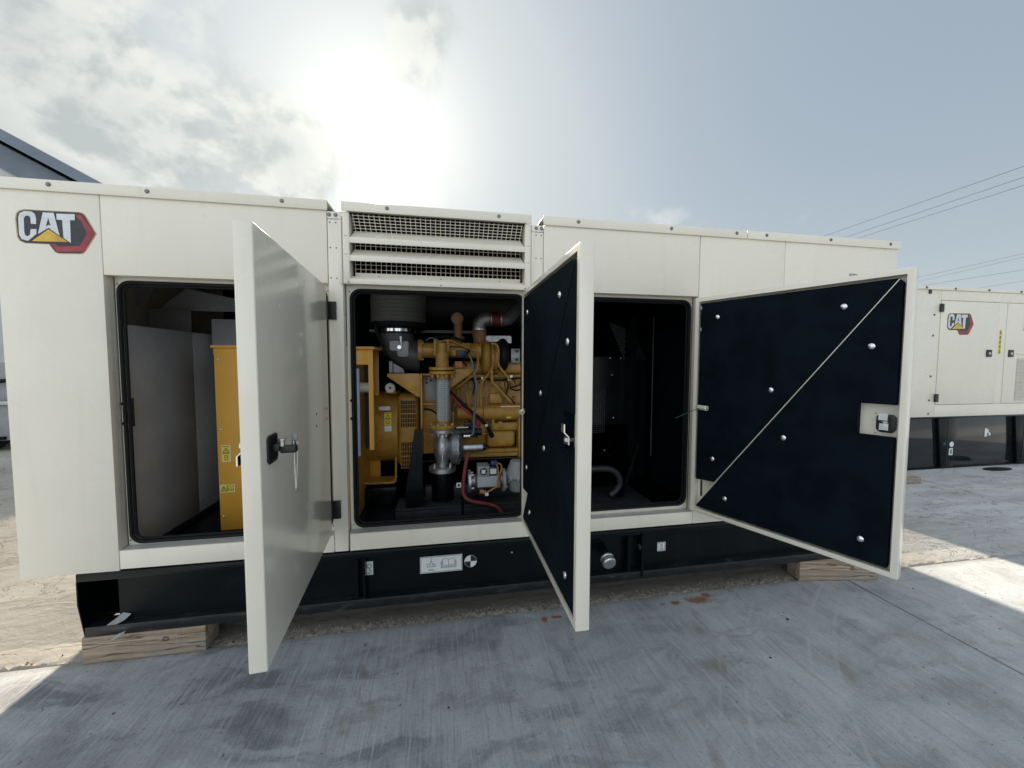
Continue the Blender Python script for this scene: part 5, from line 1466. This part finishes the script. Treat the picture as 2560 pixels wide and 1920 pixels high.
# tank base
tk = gp('tank', 4.35, 10.75, 0.018, 0.822, FY + 0.045, 4.15, 'tank_black', 0.006)
gp('tank_lip', 4.32, 10.78, 0.800, 0.8235, FY + 0.005, FY + 0.044, 'skid_black', 0.003, tk)
gp('foot_rail', 4.35, 10.75, 0.0, 0.017, FY + 0.02, 4.15, 'skid_black', 0.003, tk)
for xc in (5.0, 7.76, 9.35):
    rb = put(MB().prism([(xc - 0.205, 0.798), (xc + 0.205, 0.798), (xc + 0.13, 0.02), (xc - 0.10, 0.02)], FY + 0.0, FY + 0.0445), 'tank_rib', 'skid_black', tk, bevel=0.004)
    put(bx(xc - 0.006, xc + 0.006, FY - 0.004, FY, 0.10, 0.79), 'rib_seam', 'dark_steel', rb)
put(MB().cyl((7.70, FY, 0.40), (7.70, FY - 0.004, 0.40), 0.035, n=18), 'lifting_eye', 'dark_steel', tk)
dd = put(MB().cyl((7.845, FY, 0.385), (7.845, FY - 0.003, 0.385), 0.042, n=20), 'round_decal', 'label_white', tk)
dd = put(bx(7.80, 7.875, FY - 0.003, FY, 0.215, 0.325), 'hook_decal', 'label_white', tk)
put(bx(7.818, 7.857, FY - 0.004, FY - 0.003, 0.235, 0.305), 'decal_print', 'label_green', dd)
put(bx(8.585, 8.635, FY + 0.040, FY + 0.044, 0.475, 0.605).box(8.640, 8.670, FY + 0.040, FY + 0.044, 0.53, 0.585).box(8.668, 8.705, FY + 0.040, FY + 0.044, 0.49, 0.535), 'torn_decal', 'label_white', tk)

# drain opening in the slab in front of the rear generator
m = MB()
n = 24
vs = [(8.53 + 0.26 * math.cos(2 * math.pi * k / n), 2.09 + 0.085 * math.sin(2 * math.pi * k / n), 0.003) for k in range(n)]
m.add(vs + [(x, y, 0.010) for x, y, z in vs], [tuple(range(n - 1, -1, -1)), tuple(range(n, 2 * n))] + [(k, (k + 1) % n, n + (k + 1) % n, n + k) for k in range(n)])
tag(put(m, 'drain_cover', 'hole_dark', bevel=0.002), 'dark oval drain cover in the concrete before the rear generator', 'drain cover')

# ================================================================== beyond on the left
L = thing('storage_trailer', 'pale grey equipment trailer far behind the left edge of the main generator', 'trailer', (-8.6, 6.6, 0))
put(bx(-10.4, -7.7, 6.1, 7.6, 0.20, 0.86), 'chassis', 'grey_paint', L, bevel=0.02)
put(bx(-10.5, -7.6, 6.0, 7.7, 0.8605, 0.915), 'deck', 'building_wall', L, bevel=0.01)
put(bx(-10.3, -7.8, 6.25, 7.5, 0.9155, 1.62), 'cabinet', 'grey_paint', L, bevel=0.02)
put(MB().tube([(-8.9, 6.2, 0.92), (-8.5, 6.18, 1.10), (-8.1, 6.2, 1.25), (-7.8, 6.22, 1.30)], 0.035, 10, 5), 'cable', 'rubber', L, smooth=True)
put(bx(-10.2, -7.8, 6.05, 6.099, 0.22, 0.28), 'skirt', 'skid_black', L)
for xx in (-9.9, -8.2):
    put(MB().lathe((xx, 6.12, 0.28), (0, 1, 0), [(0, 0.27), (0.02, 0.28), (0.18, 0.28), (0.20, 0.27)], 28), 'wheel', 'rubber', L, smooth=True)

B = thing('warehouse', 'blue-grey metal building with a sloping roof behind the upper left corner', 'building', (-13, 12, 0))
BY = 9.0


def slope(x):
    return 6.016 + (-8.228 - x) * 0.5446


rx = -6.0
put(MB().prism([(-24.0, 0.0), (-7.0, 0.0), (-7.0, slope(-7.0) - 0.35), (-15.5, slope(-15.5) - 0.35), (-24.0, slope(-7.0) - 0.35)], BY + 0.62, BY + 20), 'wall', 'building_wall', B)
put(MB().prism([(-25.2, slope(-5.8)), (-15.5, slope(-15.5)), (-5.8, slope(-5.8)), (-5.8, slope(-5.8) - 0.10), (-15.5, slope(-15.5) - 0.10), (-25.2, slope(-5.8) - 0.10)], BY + 0.02, BY + 20.5), 'roof', 'building_blue', B)
put(MB().prism([(-25.2, slope(-5.8) + 0.03), (-15.5, slope(-15.5) + 0.03), (-5.8, slope(-5.8) + 0.03), (-5.8, slope(-5.8) - 0.24), (-15.5, slope(-15.5) - 0.24), (-25.2, slope(-5.8) - 0.24)], BY - 0.03, BY + 0.015), 'rake_board', 'building_blue', B)
put(MB().prism([(-23.8, slope(-7.0) - 0.36), (-15.5, slope(-15.5) - 0.36), (-7.0, slope(-7.0) - 0.36), (-7.0, slope(-7.0) - 0.95), (-15.5, slope(-15.5) - 0.95), (-23.8, slope(-7.0) - 0.95)], BY + 0.55, BY + 0.61), 'rafter_band', 'building_blue', B)
put(bx(-11.6, -10.35, BY + 0.56, BY + 0.612, 4.9, 6.1), 'window', 'building_wall', B, bevel=0.01)
put(bx(-11.5, -10.45, BY + 0.555, BY + 0.5595, 5.0, 6.0), 'pane', 'window_glass', B)

# ================================================================== overhead lines
def wire(p0, p1, z, label, i):
    """a line of constant height through two sighted points, running on both ways with a little sag"""
    c = CAM_LOC
    a = c + (Vector(p0) - c) * ((z - c.z) / (p0[2] - c.z))
    b = c + (Vector(p1) - c) * ((z - c.z) / (p1[2] - c.z))
    d_ = (b - a)
    pts = []
    for k in range(13):
        t = -3.0 + 5.0 * k / 12
        pts.append(a + d_ * t)
    tag(put(MB().tube(pts, 0.010, 6, 1), 'power_line', 'wire_line', smooth=True), label, 'power line', 'overhead power lines')


up = [((25.805, 20, 10.324), (42.967, 20, 16.384)), ((27.509, 20, 10.334), (43.049, 20, 15.600)), ((28.380, 20, 10.276), (43.109, 20, 15.014))]
lo_ = [((33.995, 20, 7.868), (43.628, 20, 10.004)), ((34.019, 20, 7.573), (43.655, 20, 9.746)), ((34.671, 20, 7.318), (43.753, 20, 8.796)), ((39.475, 20, 7.263), (43.839, 20, 7.964))]
names = ('highest overhead wire of the upper three at right', 'middle overhead wire of the upper three at right', 'lowest overhead wire of the upper three at right')
for i, (a, b) in enumerate(up):
    wire(a, b, 9.5, names[i], i)
names = ('highest overhead wire of the lower four above the rear generator', 'second highest overhead wire of the lower four above the rear generator', 'third overhead wire of the lower four above the rear generator', 'lowest and darkest overhead wire just above the rear generator roof')
for i, (a, b) in enumerate(lo_):
    wire(a, b, 8.6, names[i], i)
